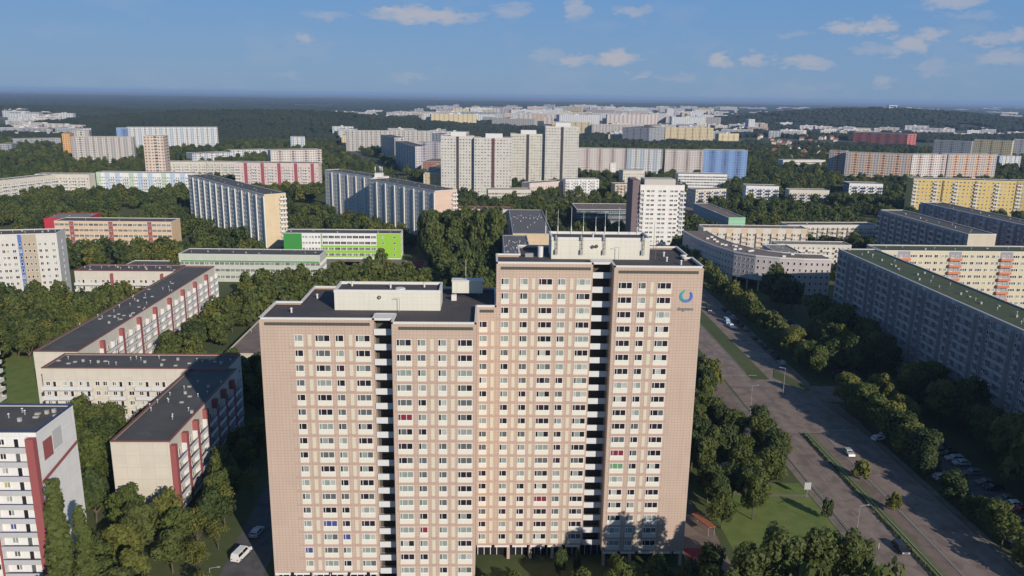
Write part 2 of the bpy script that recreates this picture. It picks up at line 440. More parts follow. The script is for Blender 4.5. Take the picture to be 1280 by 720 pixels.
    # ground storey: recessed glazing, columns, white fascia
    gs = MB()
    for x0, x1, y in ((-39.5, -20.5, 137.5), (-16.5, -2.3, 135.2), (-2, 39.4, 146.8)):
        gs.box(x0-TX, y-TY, 0, x1-TX, y+8-TY, ZB-.01, GL[0])
        x = x0+.2
        while x < x1-.8:
            gs.box(x-TX, y-.1-TY, .1, x+.12-TX, y-.003-TY, ZB-.1, FRAME); x += 1.3
    b.part(gs, 'ground_floor')
    for x, y in [(-39.9, 136), (-33, 136), (-27, 136), (-20.8, 136), (-16.4, 133.8), (-9.5, 133.8), (-2.6, 133.8), (4.5, 145.5), (9, 145.5), (13.5, 145.5), (18.9, 145.5), (23.7, 143), (29, 143), (34, 143), (39.3, 143)]:
        c = MB(); c.box(x-.3-TX, y-.25-TY, 0, x+.3-TX, y+.3-TY, ZB-.005, TAN); b.part(c, 'column')
    for y, x0, x1 in ((145.1, -1.9, 19.4), (142.6, 23.4, 39.6), (135.7, -40.2, -20.4), (133.4, -16.7, -2.2)):
        x = x0
        while x < x1-1:
            e = min(x+3.3, x1); c = MB(); c.box(x-TX, y-.12-TY, 2.85, e-.35-TX, y-.003-TY, 3.25, FRAME); b.part(c, 'fascia'); x += 3.6
    # roofs with parapets
    for poly, H in ((left, HL), (right, HR)):
        rf = MB(); rf.face([(p[0], p[1], H-.7) for p in poly], ROOFT, [(p[0], p[1]) for p in poly]); n = len(poly)
        for i in range(n):
            a = Vector(poly[i]); c = Vector(poly[(i+1) % n]); d = (c-a).normalized(); nn = Vector((d.y, -d.x)); q = .28
            P = [a+nn*.08-d*.08, c+nn*.08+d*.08, c-nn*q+d*.08, a-nn*q-d*.08]
            off = .003*(i % 3)
            rf.prism([tuple(p) for p in P], H-.34, H+off, CAP)
        b.part(rf, 'roof')
    # raised joint wing is flush; penthouses
    def pent(x0, x1, y0, y1, z0, z1):
        p = MB(); a, c, e, d = x0-TX, y0-TY, x1-TX, y1-TY
        Q = [(a, c), (e, c), (e, d), (a, d)]
        for i in range(4): p.wall(Q[i], Q[(i+1) % 4], z0, z1-.1, PENT)
        p.face([(x, y, z1-.5) for x, y in Q], ROOFT)
        for r_ in ((a-.06, c-.06, e+.06, c+.28), (a-.06, d-.28, e+.06, d+.06), (a-.06, c+.282, a+.28, d-.282), (e-.28, c+.282, e+.06, d-.282)):
            p.box(r_[0], r_[1], z1-.55, r_[2], r_[3], z1, CAP)
        o = b.part(p, 'penthouse'); return o
    pl = pent(-28.5, -8.9, 143.5, 150.4, HL-.75, 57.0)
    pr_ = pent(12.2, 31.4, 151.6, 158.6, HR-.75, 65.8)
    v = MB(); v.cyl((-20.2, 143.3-TY, 55.6), (-20.2, 143.5-TY, 55.6), .35, .35, DARKV, 12); v.cyl((-20.2, 143.1-TY, 55.6), (-20.2, 143.3-TY, 55.6), .12, .2, METAL); link('wall_fan', v.mesh('fan'), pl)
    for dx in (0, .75):
        v = MB(); v.cyl((20.2+dx, 151.3-TY, 64+dx*.15), (20.2+dx, 151.6-TY, 64+dx*.15), .32, .32, DARKV, 12); link('wall_fan', v.mesh('fan'), pr_)
    for x in (13.0, 17.9, 22.3, 29.9):   # wall mounted antenna frames
        v = MB()
        for dx in (0, .35): v.cyl((x+dx, 151.3-TY, 62.4), (x+dx, 151.3-TY, 66.3), .045, .045, DARKV, 6)
        for z in (62.9, 63.7, 64.5, 65.3): v.cyl((x, 151.3-TY, z), (x+.35, 151.3-TY, z), .04, .04, DARKV, 6)
        for z in (62.6, 65.4): v.box(x-.1, 151-TY, z, x+.12, 151.25-TY, z+.9, METAL)
        link('antenna_frame', v.mesh('antenna_frame'), pr_)
    for x, zt in ((11.5, 70.2), (13.95, 70.2), (16.65, 70.7), (19.1, 69.6), (21.6, 68.8), (23.5, 69.6), (26.3, 70.8), (30, 69.7)):
        v = MB(); v.cyl((x, 158.4-TY, 65), (x, 158.4-TY, zt), .05, .03, CAP, 6); v.box(x-.08, 158.2-TY, 65.3, x+.08, 158.35-TY, 66.9, CAP); link('antenna_mast', v.mesh('antenna_mast'), pr_)
    v = MB(); v.cyl((32.2, 152-TY, 61.5), (32.2, 152-TY, 69), .05, .03, DARKV, 6); v.cyl((32.7, 152-TY, 61.5), (32.7, 152-TY, 66), .05, .03, REDP, 6); link('antenna_mast', v.mesh('m'), pr_)
    # roof kit: boxed plant on legs, plant tank, ladders, vents
    v = MB(); v.box(-7.2, 154-TY, 53.9, -1.1, 156.2-TY, 56.3, PENT); v.box(-7.3, 153.9-TY, 56.302, -1.0, 156.3-TY, 56.5, CAP)
    for x in (-6.6, -1.9):
        for y in (154.2, 156): v.cyl((x, y-TY, 53.1), (x, y-TY, 53.9), .07, .07, METAL, 6)
    v.cyl((-4.5, 155-TY, 56.4), (-4.5, 155-TY, 60.6), .05, .03, CAP, 6); b.part(v, 'roof_plant')
    v = MB(); v.cyl((10.2, 153.6-TY, 61.5), (10.2, 153.6-TY, 63.6), .55, .55, CAP, 14); v.box(7.2, 153.2-TY, 61.5, 8.8, 154-TY, 62.2, METAL); b.part(v, 'roof_tank')
    v = MB(); v.box(-7.2, 151-TY, 53.1, -6.2, 152-TY, 54.2, CAP); b.part(v, 'roof_vent')
    for x, y, z in ((-18.5, 147, 56.5), (-12.2, 148, 56.5), (-26, 148.5, 56.5), (20.6, 154.5, 65.3), (22.5, 153.2, 65.3), (35, 155, 61.5), (34.5, 150, 61.5), (-36, 141.5, 53.1), (36.6, 147, 61.5), (-33.5, 152, 53.1)):
        v = MB(); v.cyl((x, y-TY, z), (x, y-TY, z+.8), .16, .16, CAP, 8); v.cyl((x, y-TY, z+.8), (x, y-TY, z+.95), .3, .12, CAP, 8); b.part(v, 'roof_vent')
    v = MB(); v.cyl((-17, 147, 0), (-17, 147, 0), .1, .1, CAP) if 0 else None
    v.cyl((-16.6, 146.3-TY, 56.5), (-16.6, 146.3-TY, 56.75), 1.0, .9, CAP, 16); b.part(v, 'roof_dome')
    v = MB()
    for x, y, z in ((-16.4, 142.6, 53.1), (25.2, 150.6, 61.5)):
        v.cyl((x, y-TY, z), (x, y-TY, z+2.6), .05, .05, METAL, 6); v.cyl((x-1, y-TY, z+2.6), (x, y-TY, z+2.6), .04, .04, METAL, 6)
    b.part(v, 'lightning_rod')
    # ring sign and lettering
    g = MB(); cx, cz = 36.85-TX, 56.5; n = 30
    ringm = []
    for k in range(5):
        t = k/4; ringm.append(plain('ring sign tone %d' % k, (.03+.03*t, .36-.22*t, .30+.25*t), .5, .02))
    for i in range(n):
        a0 = R(105+300*i/n); a1 = R(105+300*(i+1)/n); wf = .28+.22*math.sin(math.pi*(i+.5)/n)
        ro, ri = 1.22, 1.22-wf*1.1
        q = [(cx+ri*math.cos(a0), cz+ri*math.sin(a0)), (cx+ro*math.cos(a0), cz+ro*math.sin(a0)), (cx+ro*math.cos(a1), cz+ro*math.sin(a1)), (cx+ri*math.cos(a1), cz+ri*math.sin(a1))]
        yy = 142.48-TY; m = ringm[min(4, i*6//n)]
        g.face([(x, yy, z) for x, z in q], m)
        for j in range(4):
            (xa, za), (xb, zb) = q[j], q[(j+1) % 4]; g.face([(xa, yy, za), (xb, yy, zb), (xb, yy+.11, zb), (xa, yy+.11, za)], m)
    b.part(g, 'ring_sign')
    cu = bpy.data.curves.new('lettering', 'FONT'); cu.body = 'degewo'; cu.size = .98; cu.extrude = .03; cu.align_x = 'CENTER'
    tmp = bpy.data.objects.new('tmp', cu); me = bpy.data.meshes.new_from_object(tmp); bpy.data.objects.remove(tmp)
    me.materials.clear(); me.materials.append(plain('slate lettering', (.17, .18, .24), .6))
    link('lettering', me, b.o, Matrix.Translation((36.85-TX, 142.52-TY, 53.75)) @ Matrix.Rotation(R(90), 4, 'X'))
    b.finish(100)
tower()

# ================================================================== near and middle blocks
cream = wallm('cream render', (.56, .50, .40)); creamw = wallm('off white render', (.60, .56, .48)); white = wallm('white render', (.74, .74, .73))
pinkw = wallm('pale pink render', (.60, .50, .46)); greyw = wallm('grey concrete panels', (.56, .55, .54)); greyl = wallm('light grey panels', (.60, .585, .55))
peach = wallm('peach render', (.66, .49, .33)); beige = wallm('beige render', (.58, .46, .32)); yellow = wallm('yellow render', (.66, .49, .17))
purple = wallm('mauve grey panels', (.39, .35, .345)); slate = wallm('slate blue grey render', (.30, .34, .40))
limeg = plain('lime green render', (.26, .50, .04), .8, .06); darkg = plain('leaf green render', (.04, .25, .045), .8, .06)
GA = [(3.0, 'w', None), (2.6, 'n', None), (3.0, 'w', None)]

def n1x(b, mb):      # end wall: red ribbon and square
    for q, m in (((.05, .15, 18.2, 12.9, 21.6), REDP),):
        pass
    F = faceM(24, 0, (0, 1)); s = MB()
    s.face([(0.02, -.03, 22.3), (0.02, -.03, 23.1), (12.9, -.03, 25.3), (12.9, -.03, 24.5)], REDP)
    s.box(1.6, -.05, 26.3, 4.6, -.004, 30.0, REDP); s.box(4.9, -.04, 26.9, 8.0, -.004, 30.6, plain('pale grey mural square', (.5, .5, .5)))
    mb.add(s, F)
block('apartment_block', 'white eleven storey block with dark blue balcony rails and a red square on its end', (-104.7, 134.3), 0, 24, 13, 32.8, white,
      front=[(3.0, 'ww', None), (.35, None, REDP), (6.2, 'b1', None), (1.2, None, REDP), (3.0, 'ww', None), (.35, None, REDP), (6.2, 'b1', None), (1.3, None, REDP)], edge=BLUE, extra=n1x, vents=9)
RB = [(.9, None, REDP), (5.6, 'b2', None)]
block('apartment_block', 'six storey block wing with a blank cream end wall and dusty red balcony pillars', (-81.5, 161.5), 0, 12.6, 47, 18.5, creamw,
      right=[(1.3, None, REDP), (5.4, 'b2', None)], left=GA, edge=TRIM, vents=8, endwall=creamw, roof=ROOF)
block('apartment_block', 'six storey block with long white balconies set crosswise behind the cream end wall block', (-121.5, 208.6), 0, 50, 12.4, 18.5, creamw,
      front=[(5.2, 'b4', None), (5.2, 'b4', None), (5.2, 'b4', None), (5.0, 'ww', None), (5.2, 'b4', None), (3.0, 'w', None)], right=[(4, 'w', None), (4, 'ww', None), (4, 'w', None)], edge=TRIM, vents=10)
block('apartment_block', 'long diagonal six storey block with red pillars between white balconies and a cream end', (-131.5, 222.8), R(0), 12.6, 118, 18.5, creamw,
      right=[(1.3, None, REDP), (5.6, 'b2', None), (5.6, 'b2', None)], left=GA, edge=TRIM, vents=14)
block('apartment_block', 'six storey block with pale balconies meeting the far end of the long red pillared block', (-173.4, 330), R(.5), 41.5, 12.5, 18.5, creamw,
      front=[(5.2, 'b4', None), (5.2, 'b4', None), (5.2, 'b4', None), (.8, None, REDP), (5.0, 'ww', None)], edge=TRIM, vents=7)
bluestripe = plain('blue stair stripe', (.08, .16, .42), .7)
block('apartment_block', 'tall grey white block at left with a blue stair stripe', (-226, 330), R(13), 43, 13, 32.5, greyl,
      front=[(3, 'ww', None), (3, 'w', None), (1.4, 'n', bluestripe), (5.2, 'nnn', plain('sand bay', (.42, .36, .27))), (4.4, 'ww', None), (3, 'w', None)], right=[(5, None, None), (3, 'n', None), (5, None, None)], vents=6)
block('apartment_block', 'sliver of a white balcony block at the left picture edge above the lawn', (-156, 216), 0, 9.5, 14, 32.5, creamw,
      front=[(5, 'b4', None)], right=[(6, 'b4', None)], vents=2)
# schools
red = plain('bright red render', (.42, .03, .05), .8, .08)
def schoolx(b, mb): pass
block('school', 'peach four storey school with window ribbons and maroon piers', (-261.5, 481.5), R(.3), 69.5, 14.5, 15, peach,
      front=[(2.6, 'r', None)]*3+[(2.2, 'n', REDP)]+[(2.6, 'r', None)]*4, right=None, fh=3.4, z0=1.0, nf=4, cat='school', vents=3)
block('school_annex', 'bright red flat roofed annex behind the left end of the peach school', (-276, 497), R(8), 26, 22, 14, wallm('red render', (.42, .03, .05)),
      front=None, fh=3.4, cat='building', vents=3, roof=ROOFL, edge=red)
block('school', 'long white school with small green framed windows and a dark flat roof', (-153, 389.6), R(-.6), 69.5, 14.5, 14, wallm('pale green grey render', (.50, .54, .47)),
      extra=lambda b, mb: mb.add((lambda s: (s.box(1, -.03, 10.0, 69, -.003, 10.7, darkg), s)[1])(MB()), Matrix()), front=[(2.5, 'r', None)], right=[(2.5, 'r', None)], fh=3.4, z0=.9, nf=3, cat='school', vents=4)
block('sports_hall', 'low dark roofed hall joined to the left end of the white and green school', (-181, 372), 0, 27, 32, 7.5, greyl,
      front=[(3, 'r', None)], fh=3.4, nf=1, cat='hall', vents=2)
block('school', 'four storey school with lime green lower floors and a lime green end bay', (-116, 447), R(1), 66, 13.5, 15, white,
      front=[(7.5, None, darkg), (2.6, 'ww', None), (2.6, 'ww', None), (2.6, 'ww', None), (.6, 'n', limeg), (2.5, 'r', None), (2.5, 'r', None), (2.5, 'r', None), (2.5, 'r', None), (2.5, 'r', None), (2.5, 'r', None), (2.5, 'r', None), (2.5, 'r', None), (2.5, 'r', None), (10, 'ww', limeg)],
      right=[(6, 'n', None)], fh=3.4, z0=1, nf=4, cat='school', vents=5,
      extra=lambda b, mb: mb.add((lambda s: (s.box(21.5, -.03, 1, 54, -.003, 1.75, limeg), s.box(21.5, -.03, 3.45, 54, -.003, 5.15, limeg), s.box(21.5, -.03, 6.85, 54, -.003, 7.9, limeg), s)[3])(MB()), Matrix()))
# hall left of the tower
block('low_hall', 'low pale roofed supermarket hall tucked behind the left side of the pink tan high-rise', (-88, 256), 0, 58, 42, 7, cream,
      front=[(6, None, None)], roof=ROOFB, edge=plain('cream fascia', (.55, .5, .38)), cat='hall', vents=5)
# snake
block('apartment_block', 'pale six storey block with a white gable at the far left of the winding row', (-408, 650), R(72), 74, 13, 18, creamw,
      back=None, front=[(3.1, 'ww', None), (5, 'b4', None)], left=[(5, 'w', None)], vents=6, roof=ROOFL)
block('apartment_block', 'cream six storey middle block of the winding row with shaded balconies', (-404, 722), R(4), 46, 13, 18, creamw,
      front=[(5, 'b4', None), (3, 'w', None)], vents=5, roof=ROOFL)
skb = plain('pale blue render bay', (.40, .52, .66), .8); skg = plain('pale green render bay', (.42, .55, .42), .8)
block('apartment_block', 'six storey block with pale blue and pale green bays right end of the winding row', (-359, 740), R(.5), 88, 13, 18.5, white,
      front=[(4, 'ww', skg), (3, 'ww', None), (4, 'ww', skb), (4, 'b4', None), (4, 'ww', skb), (3, 'ww', None), (4, 'b4', None)], vents=8, roof=ROOFL)
for i, (x0, y0, a, L) in enumerate([(-338, 842, 8, 42), (-296, 848, 0, 44), (-252, 850, -16, 20)]):
    block('apartment_block', ['pale roofed block left section of the curved court behind the winding row', 'pale roofed block middle section of the curved court behind the winding row', 'short rounded end section of the curved court behind the winding row'][i],
          (x0, y0), R(a), L, 13, 20, creamw, front=[(3, 'w', None), (5, 'b4', None)], vents=4, roof=ROOFL)
# eleven storey slabs, left of centre
GB = [(3.4, 'n', None), (3.4, 'n', None), (3.4, 'n', None), (1.3, None, plain('white vertical fin', (.66, .66, .64)))]
block('apartment_block', 'eleven storey grey slab with white fins and a sunlit cream end wall beside the trees', (-218.7, 586.5), R(-52.5), 140, 13.5, 33, greyl,
      front=GB, right=[(9, None, None), (4.5, 'b4', None)], endwall=wallm('sunlit cream end', (.62, .50, .33)), vents=8)
block('apartment_block', 'pink and white ten storey block with maroon balcony bays', (-240, 763), R(1), 78, 16, 27, pinkw,
      front=[(5, 'b4', None), (3, 'w', None), (3, None, plain('maroon bay', (.30, .07, .10))), (4, 'ww', None)], vents=6, right=[(5, 'w', None)])
bb_ = R(-53)
block('apartment_block', 'far half of the long grey eleven storey slab stepping away behind the trees', (-130, 636), R(-49), 70, 13.5, 33, greyw, front=GB, vents=5)
block('apartment_block', 'near half of the long grey eleven storey slab with a pale pink end wall', (-86, 572), bb_, 86, 17, 33, greyl, front=GB, right=[(12, None, None), (4, 'b4', None)],
      endwall=wallm('pale pink end', (.62, .47, .38)), vents=6)
block('apartment_block', 'white seven storey block half hidden by the big round tree', (-40.5, 519), R(-2), 56, 12, 20, creamw, front=[(3, 'w', None), (3, 'nnn', None)], edge=TRIM, vents=5)
ROOFS = roofm('speckled grey roof', (.10, .10, .105), (.2, .2, .2), .9)
block('apartment_block', 'block with speckled grey roof and sunlit beige end wall behind the penthouse', (13, 424), 0, 21.5, 92, 20, beige, front=[(10, None, None)], left=GA, roof=ROOFS, vents=18, edge=METAL)
block('apartment_block', 'lower speckled roof block just left of the beige end wall', (7.5, 352), 0, 13, 71.8, 19, beige, front=[(10, None, None)], left=GA, roof=ROOFS, vents=12, edge=METAL)
# white high-rise with balconies
wt = wallm('bright white render', (.74, .73, .70))
def wtx(b, mb):
    s = MB(); s.box(-4.5, 1.0, 0, -.01, 19, 43.5, plain('maroon grey shaft', (.17, .13, .14))); mb.add(s, Matrix())
    s = MB(); s.box(3, 3, 40.6, 22, 15, 44, plain('roof storey', (.48, .46, .42))); mb.add(s, Matrix())
b = block('tower_block', 'slim white high-rise with stacked rounded balconies on both corners', (91.5, 479), R(1), 27, 20, 41, wt,
      front=[(2.5, 'b4', None), (.8, None, None), (2.4, 'W', None), (2.4, 'W', None), (1.6, None, None), (2.4, 'W', None), (2.4, 'W', None), (1.6, None, None), (2.4, 'W', None), (2.4, 'W', None), (.8, None, None), (2.5, 'b4', None)], right=[(4.5, 'b4', None)], vents=5, cat='high-rise', nf=13, z0=2, extra=wtx)
# glass building & brown roofed hall
dg = wallm('dark teal glass facade', (.035, .06, .075), 3, 3.4, .15, 2.2)
block('office_building', 'dark teal glass building with a brown roof left of the white high-rise', (62, 556), R(.5), 42, 32, 15, dg, front=[(3.2, 'r', None)], fh=3.4, nf=4, cat='office building', vents=2, roof=ROOFB)
# central WHH high-rises
wh1 = wallm('pale cream tower panels', (.56, .54, .50), 3.0, 2.8, .12, .82); wh2 = wallm('pale yellow tower panels', (.55, .53, .46), 3.0, 2.8, .12, .82)
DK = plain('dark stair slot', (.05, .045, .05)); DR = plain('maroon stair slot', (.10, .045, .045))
TW = [(3, 'w', None), (3, 'w', None), (3, 'w', None)]
def wht(name_label, x0, x1, y, H, w, slotm, side=None):
    def ex(b, mb):
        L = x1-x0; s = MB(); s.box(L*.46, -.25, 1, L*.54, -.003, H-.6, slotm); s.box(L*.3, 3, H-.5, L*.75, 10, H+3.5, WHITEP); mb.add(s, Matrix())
    block('tower_block', name_label, (x0, y), R(1.2), x1-x0, 16, H, w, front=[(2.9, 'w', None)], vents=2, cat='high-rise', nf=int(H/2.8)-1, extra=ex, group=None, z0=2.5)
wht('left rear wing of the twin pale high-rises in the centre with a dark stair slot', -45, -14, 749, 55, wh1, DK)
wht('right front wing of the twin pale high-rises in the centre with a maroon stair slot', -14, 21, 745, 54, wh1, DR)
wht('lower yellowish wing of the right pale high-rise pair with a dark stair slot', 21.5, 56.5, 819, 54.5, wh2, DK)
wht('tallest pale high-rise in the centre with a dark stair slot', 56.5, 90.5, 815, 62.5, wh1, DK)
# right: curved complex
def PB(name, label, pts, z, D, wall, **k):
    "block from the two ends of its front roof edge"
    a = G(*pts[0], z); c = G(*pts[1], z); d = c-a
    return block(name, label, a, math.atan2(d.y, d.x), d.length, D, z, wall, **k)
curvew = wallm('mauve white render', (.50, .46, .46))
def curved():
    b = Bld('curved_building', 'curved five storey building with pillars under its corner and a brown gravel roof', 'apartment building', 121, 370)
    pts = [(112.5, 452), (113, 436), (114.5, 420), (118, 402), (123, 388), (131, 379), (141, 374), (152, 371.5), (165, 370.5)]
    inn = [(126, 452), (126, 440), (127, 426), (130, 411), (135, 400), (141, 392), (147, 387.5), (155, 384.5), (165, 383.5)]
    H = 18; mb = MB(); rnd = random.Random(3)
    for i in range(8):
        a, c = pts[i], pts[i+1]; A = (a[0]-121, a[1]-370); Cc = (c[0]-121, c[1]-370)
        z0 = 5.5 if 4 <= i <= 6 else 0
        mb.wall(A, Cc, z0, H-.3, curvew); d = Vector((Cc[0]-A[0], Cc[1]-A[1])); L = d.length; d.normalize()
        mb.wall((inn[i+1][0]-121, inn[i+1][1]-370), (inn[i][0]-121, inn[i][1]-370), 0, H-.3, curvew)
        if z0: mb.face([(A[0], A[1], z0), (Cc[0], Cc[1], z0), (inn[i+1][0]-121, inn[i+1][1]-370, z0), (inn[i][0]-121, inn[i][1]-370, z0)], CONC)
        n = int(L//2.4)
        for k in range(n):
            for fl in range(5):
                z = 1.6+fl*3.2
                if z < z0: continue
                (p, _) = window(1.0, 1.5, 1, rnd.choice([0, 0, 1, 2, 5])); b.place(p, 'window', faceM(A[0]+d.x*L*(k+.5)/n, A[1]+d.y*L*(k+.5)/n, (d.x, d.y), z), 1.5)
        foot(Matrix.Translation((min(a[0], c[0]), min(a[1], c[1]), 0)), 14, 16, 2)
    mb.wall((44, .5), (44, 13.5), 0, H-.3, creamw); b.part(mb, 'wall')
    rf = MB()
    P = [(x-121, y-370) for x, y in pts]; Q = [(x-121, y-370) for x, y in inn]
    for i in range(8):
        rf.face([(*P[i], H-.4), (*P[i+1], H-.4), (*Q[i+1], H-.4), (*Q[i], H-.4)], ROOFB)
        for a, c, s_ in ((P[i], P[i+1], 1), (Q[i+1], Q[i], 1)):
            d = (Vector(c)-Vector(a)).normalized(); nn = Vector((d.y, -d.x)); a = Vector(a)-d*.1; c = Vector(c)+d*.1
            rf.prism([tuple(a+nn*.25), tuple(c+nn*.25), tuple(c-nn*.25), tuple(a-nn*.25)], H-.7, H+.003*(i % 2), CAP)
    b.part(rf, 'roof')
    for t in range(6):
        i = 4+t//2; f = (t % 2)*.5+.2; x = P[i][0]*(1-f)+P[i+1][0]*f; y = P[i][1]*(1-f)+P[i+1][1]*f
        c = MB(); c.cyl((x+.3, y+.6, 0), (x+.3, y+.6, 5.5), .45, .45, CONC, 12); b.part(c, 'pillar')
    for i in range(14):
        k = rnd.randrange(8); f = rnd.random(); g_ = rnd.uniform(.25, .75)
        x = (P[k][0]*(1-f)+P[k+1][0]*f)*(1-g_)+(Q[k][0]*(1-f)+Q[k+1][0]*f)*g_; y = (P[k][1]*(1-f)+P[k+1][1]*f)*(1-g_)+(Q[k][1]*(1-f)+Q[k+1][1]*f)*g_
        c = MB(); c.box(x-.8, y-.5, H-.4, x+.8, y+.5, H+.35, CAP); b.part(c, 'roof_vent')
    b.finish(100)
curved()
block('apartment_block', 'cream five storey block with balcony bays behind the brown roofed curve', (127, 462), R(-1), 62, 12, 18, creamw, front=[(5, 'ww', None), (4, 'b6', beige)], roof=ROOFB, vents=5)
block('apartment_block', 'white balcony block closing the court right of the brown roofed curve', (181-24, 421), R(-2), 40, 11, 16, creamw, front=[(5, 'b4', None), (3, 'w', None)], left=GA, roof=ROOFL, vents=3)
block('apartment_block', 'low slate coloured connecting block inside the court by the dark slab', (148, 372.5+14), R(0), 13, 33, 16, slate, left=GA, roof=ROOFL, vents=4)
PB('apartment_block', 'long low cream block with balconies in front of the dark trees at right', [(985, 281), (1097, 281)], 14, 12, creamw, front=[(4, 'b6', None), (3, 'w', None)], left=GA, vents=3)
# long shaded slab at right
LS = [(3.4, 'nnn', None), (4.2, 'b5', purple), (4.2, 'b5', None), (3.2, 'w', None), (2.0, 'b5', plain('pale balcony shaft', (.5, .5, .55)))]
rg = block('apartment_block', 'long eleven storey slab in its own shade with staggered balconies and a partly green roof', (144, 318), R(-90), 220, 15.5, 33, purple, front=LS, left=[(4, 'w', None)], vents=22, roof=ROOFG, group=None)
block('apartment_block', 'eleven storey cream slab with orange red balcony stacks right of the shaded slab', (160.5, 315), 0, 150, 13, 33, wallm('warm cream panels', (.60, .54, .40)),
      front=[(3, 'w', None), (3.6, 'ww', None), (5.0, 'b3', plain('shaft grey', (.28, .28, .30))), (3, 'nnn', None), (3, 'w', None), (3, 'nnn', None)], vents=8, roof=ROOFG)
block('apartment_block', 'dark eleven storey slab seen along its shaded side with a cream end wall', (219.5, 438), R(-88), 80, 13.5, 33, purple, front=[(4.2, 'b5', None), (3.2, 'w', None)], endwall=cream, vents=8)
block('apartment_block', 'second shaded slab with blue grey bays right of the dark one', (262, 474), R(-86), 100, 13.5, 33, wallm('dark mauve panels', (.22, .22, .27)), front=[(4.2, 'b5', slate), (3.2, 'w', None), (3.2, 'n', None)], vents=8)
def yex(b, mb):
    s = MB()
    for x in (22, 46): s.box(x, -.5, 0, x+1, -.003, 32, plain('brown seam', (.25, .16, .06)))
    mb.add(s, Matrix())
block('apartment_block', 'sunny yellow eleven storey slab with white balcony stacks', (336, 623), R(-9.5), 76, 14, 33, yellow, front=[(3.4, 'b4', None), (3, 'w', None), (3, 'w', None), (3, 'n', None), (3, 'w', None)], left=[(6, None, None)], vents=5, extra=yex)
block('apartment_block', 'olive yellow continuation of the sunny yellow slab at the right edge', (412, 611), R(-8), 60, 14, 33, wallm('olive render', (.46, .36, .14)), front=[(3.4, 'b4', None), (3, 'w', None), (3, 'n', None)], vents=4)
# ---- middle distance, from their surveyed roof edges
NB = [(3, 'w', None), (4.5, 'b7', None)]
T = [
 ('white five storey block with dark balconies left of the white high-rise', [(707, 224), (749, 224)], 16, 12, white, dict(front=[(4.5, 'b4', None), (3, 'w', None)], left=GA, roof=ROOFL)),
 ('pale pink low block beside the five storey white block', [(662, 229), (706, 226)], 13, 12, pinkw, dict(front=[(3, 'w', None)])),
 ('small pale block with tidy square windows among trees', [(763, 204), (792, 204)], 16, 13, white, dict(front=[(3, 'w', None)], left=GA, roof=ROOFL)),
 ('slate sided block with pale front before the white roofed flats', [(779, 213), (806, 213)], 18, 14, creamw, dict(front=[(3, 'w', None)], left=GA)),
 ('brown roofed cream block with balconies left of the maroon shaft', [(769, 230), (795, 230)], 16, 13, beige, dict(front=[(3, 'w', None), (4, 'b6', None)], roof=ROOFB)),
 ('long white ribbon windowed building behind the white high-rise', [(848, 217), (909, 218)], 17, 16, white, dict(front=[(3, 'r', None)], roof=ROOFL)),
 ('white block with dark balconies behind the green striped building', [(870, 237), (908, 236)], 16, 14, creamw, dict(front=NB, left=GA, roof=ROOFL)),
 ('grey building with a mint green striped front beside the boulevard', [(911, 272), (932, 272)], 14, 75, slate, dict(front=[(4, 'r', plain('mint band', (.2, .5, .3)))], left=GA, roof=ROOFB)),
 ('white cube block with navy balconies left of the pair', [(933, 232), (974, 233)], 17, 16, white, dict(front=NB, left=GA, roof=ROOFL)),
 ('white cube block with navy balconies in front of the dark slab', [(1062, 229), (1104, 230)], 17, 18, white, dict(front=NB, left=[(3, 'w', NAVY)], roof=ROOFL)),
 ('low white block peeking through trees between the two navy balcony cubes', [(987, 237), (1037, 238)], 12, 13, creamw, dict(front=NB, roof=ROOFL)),
 ('low grey office slab in the trees left of the salmon row', [(979, 200), (1032, 200)], 12, 14, greyl, dict(front=[(3, 'r', None)])),
 ('white block with brown penthouse storeys left of the central high-rises', [(610, 237), (664, 237)], 12, 14, creamw, dict(front=[(3, 'r', None)], roof=ROOFL)),
]
for lab, pts, z, D, w, k in T: PB('apartment_block', lab, pts, z, D, w, vents=3, **k)
for lab, x, y, L, c in (('dark red terraced block beside the railway cut', -75, 905, 34, (.30, .12, .09)), ('orange stepped terrace block left of the central high-rises', -62, 830, 36, (.55, .36, .17)), ('yellow end block of the stepped terraces', -62, 770, 30, (.62, .46, .22))):
    block('terrace_block', lab, (x, y), R(-12), L, 44, 19, wallm(lab[:14]+' render', c), front=[(3, 'w', None)], left=[(3, 'b6', None)], vents=3, roof=ROOFB)
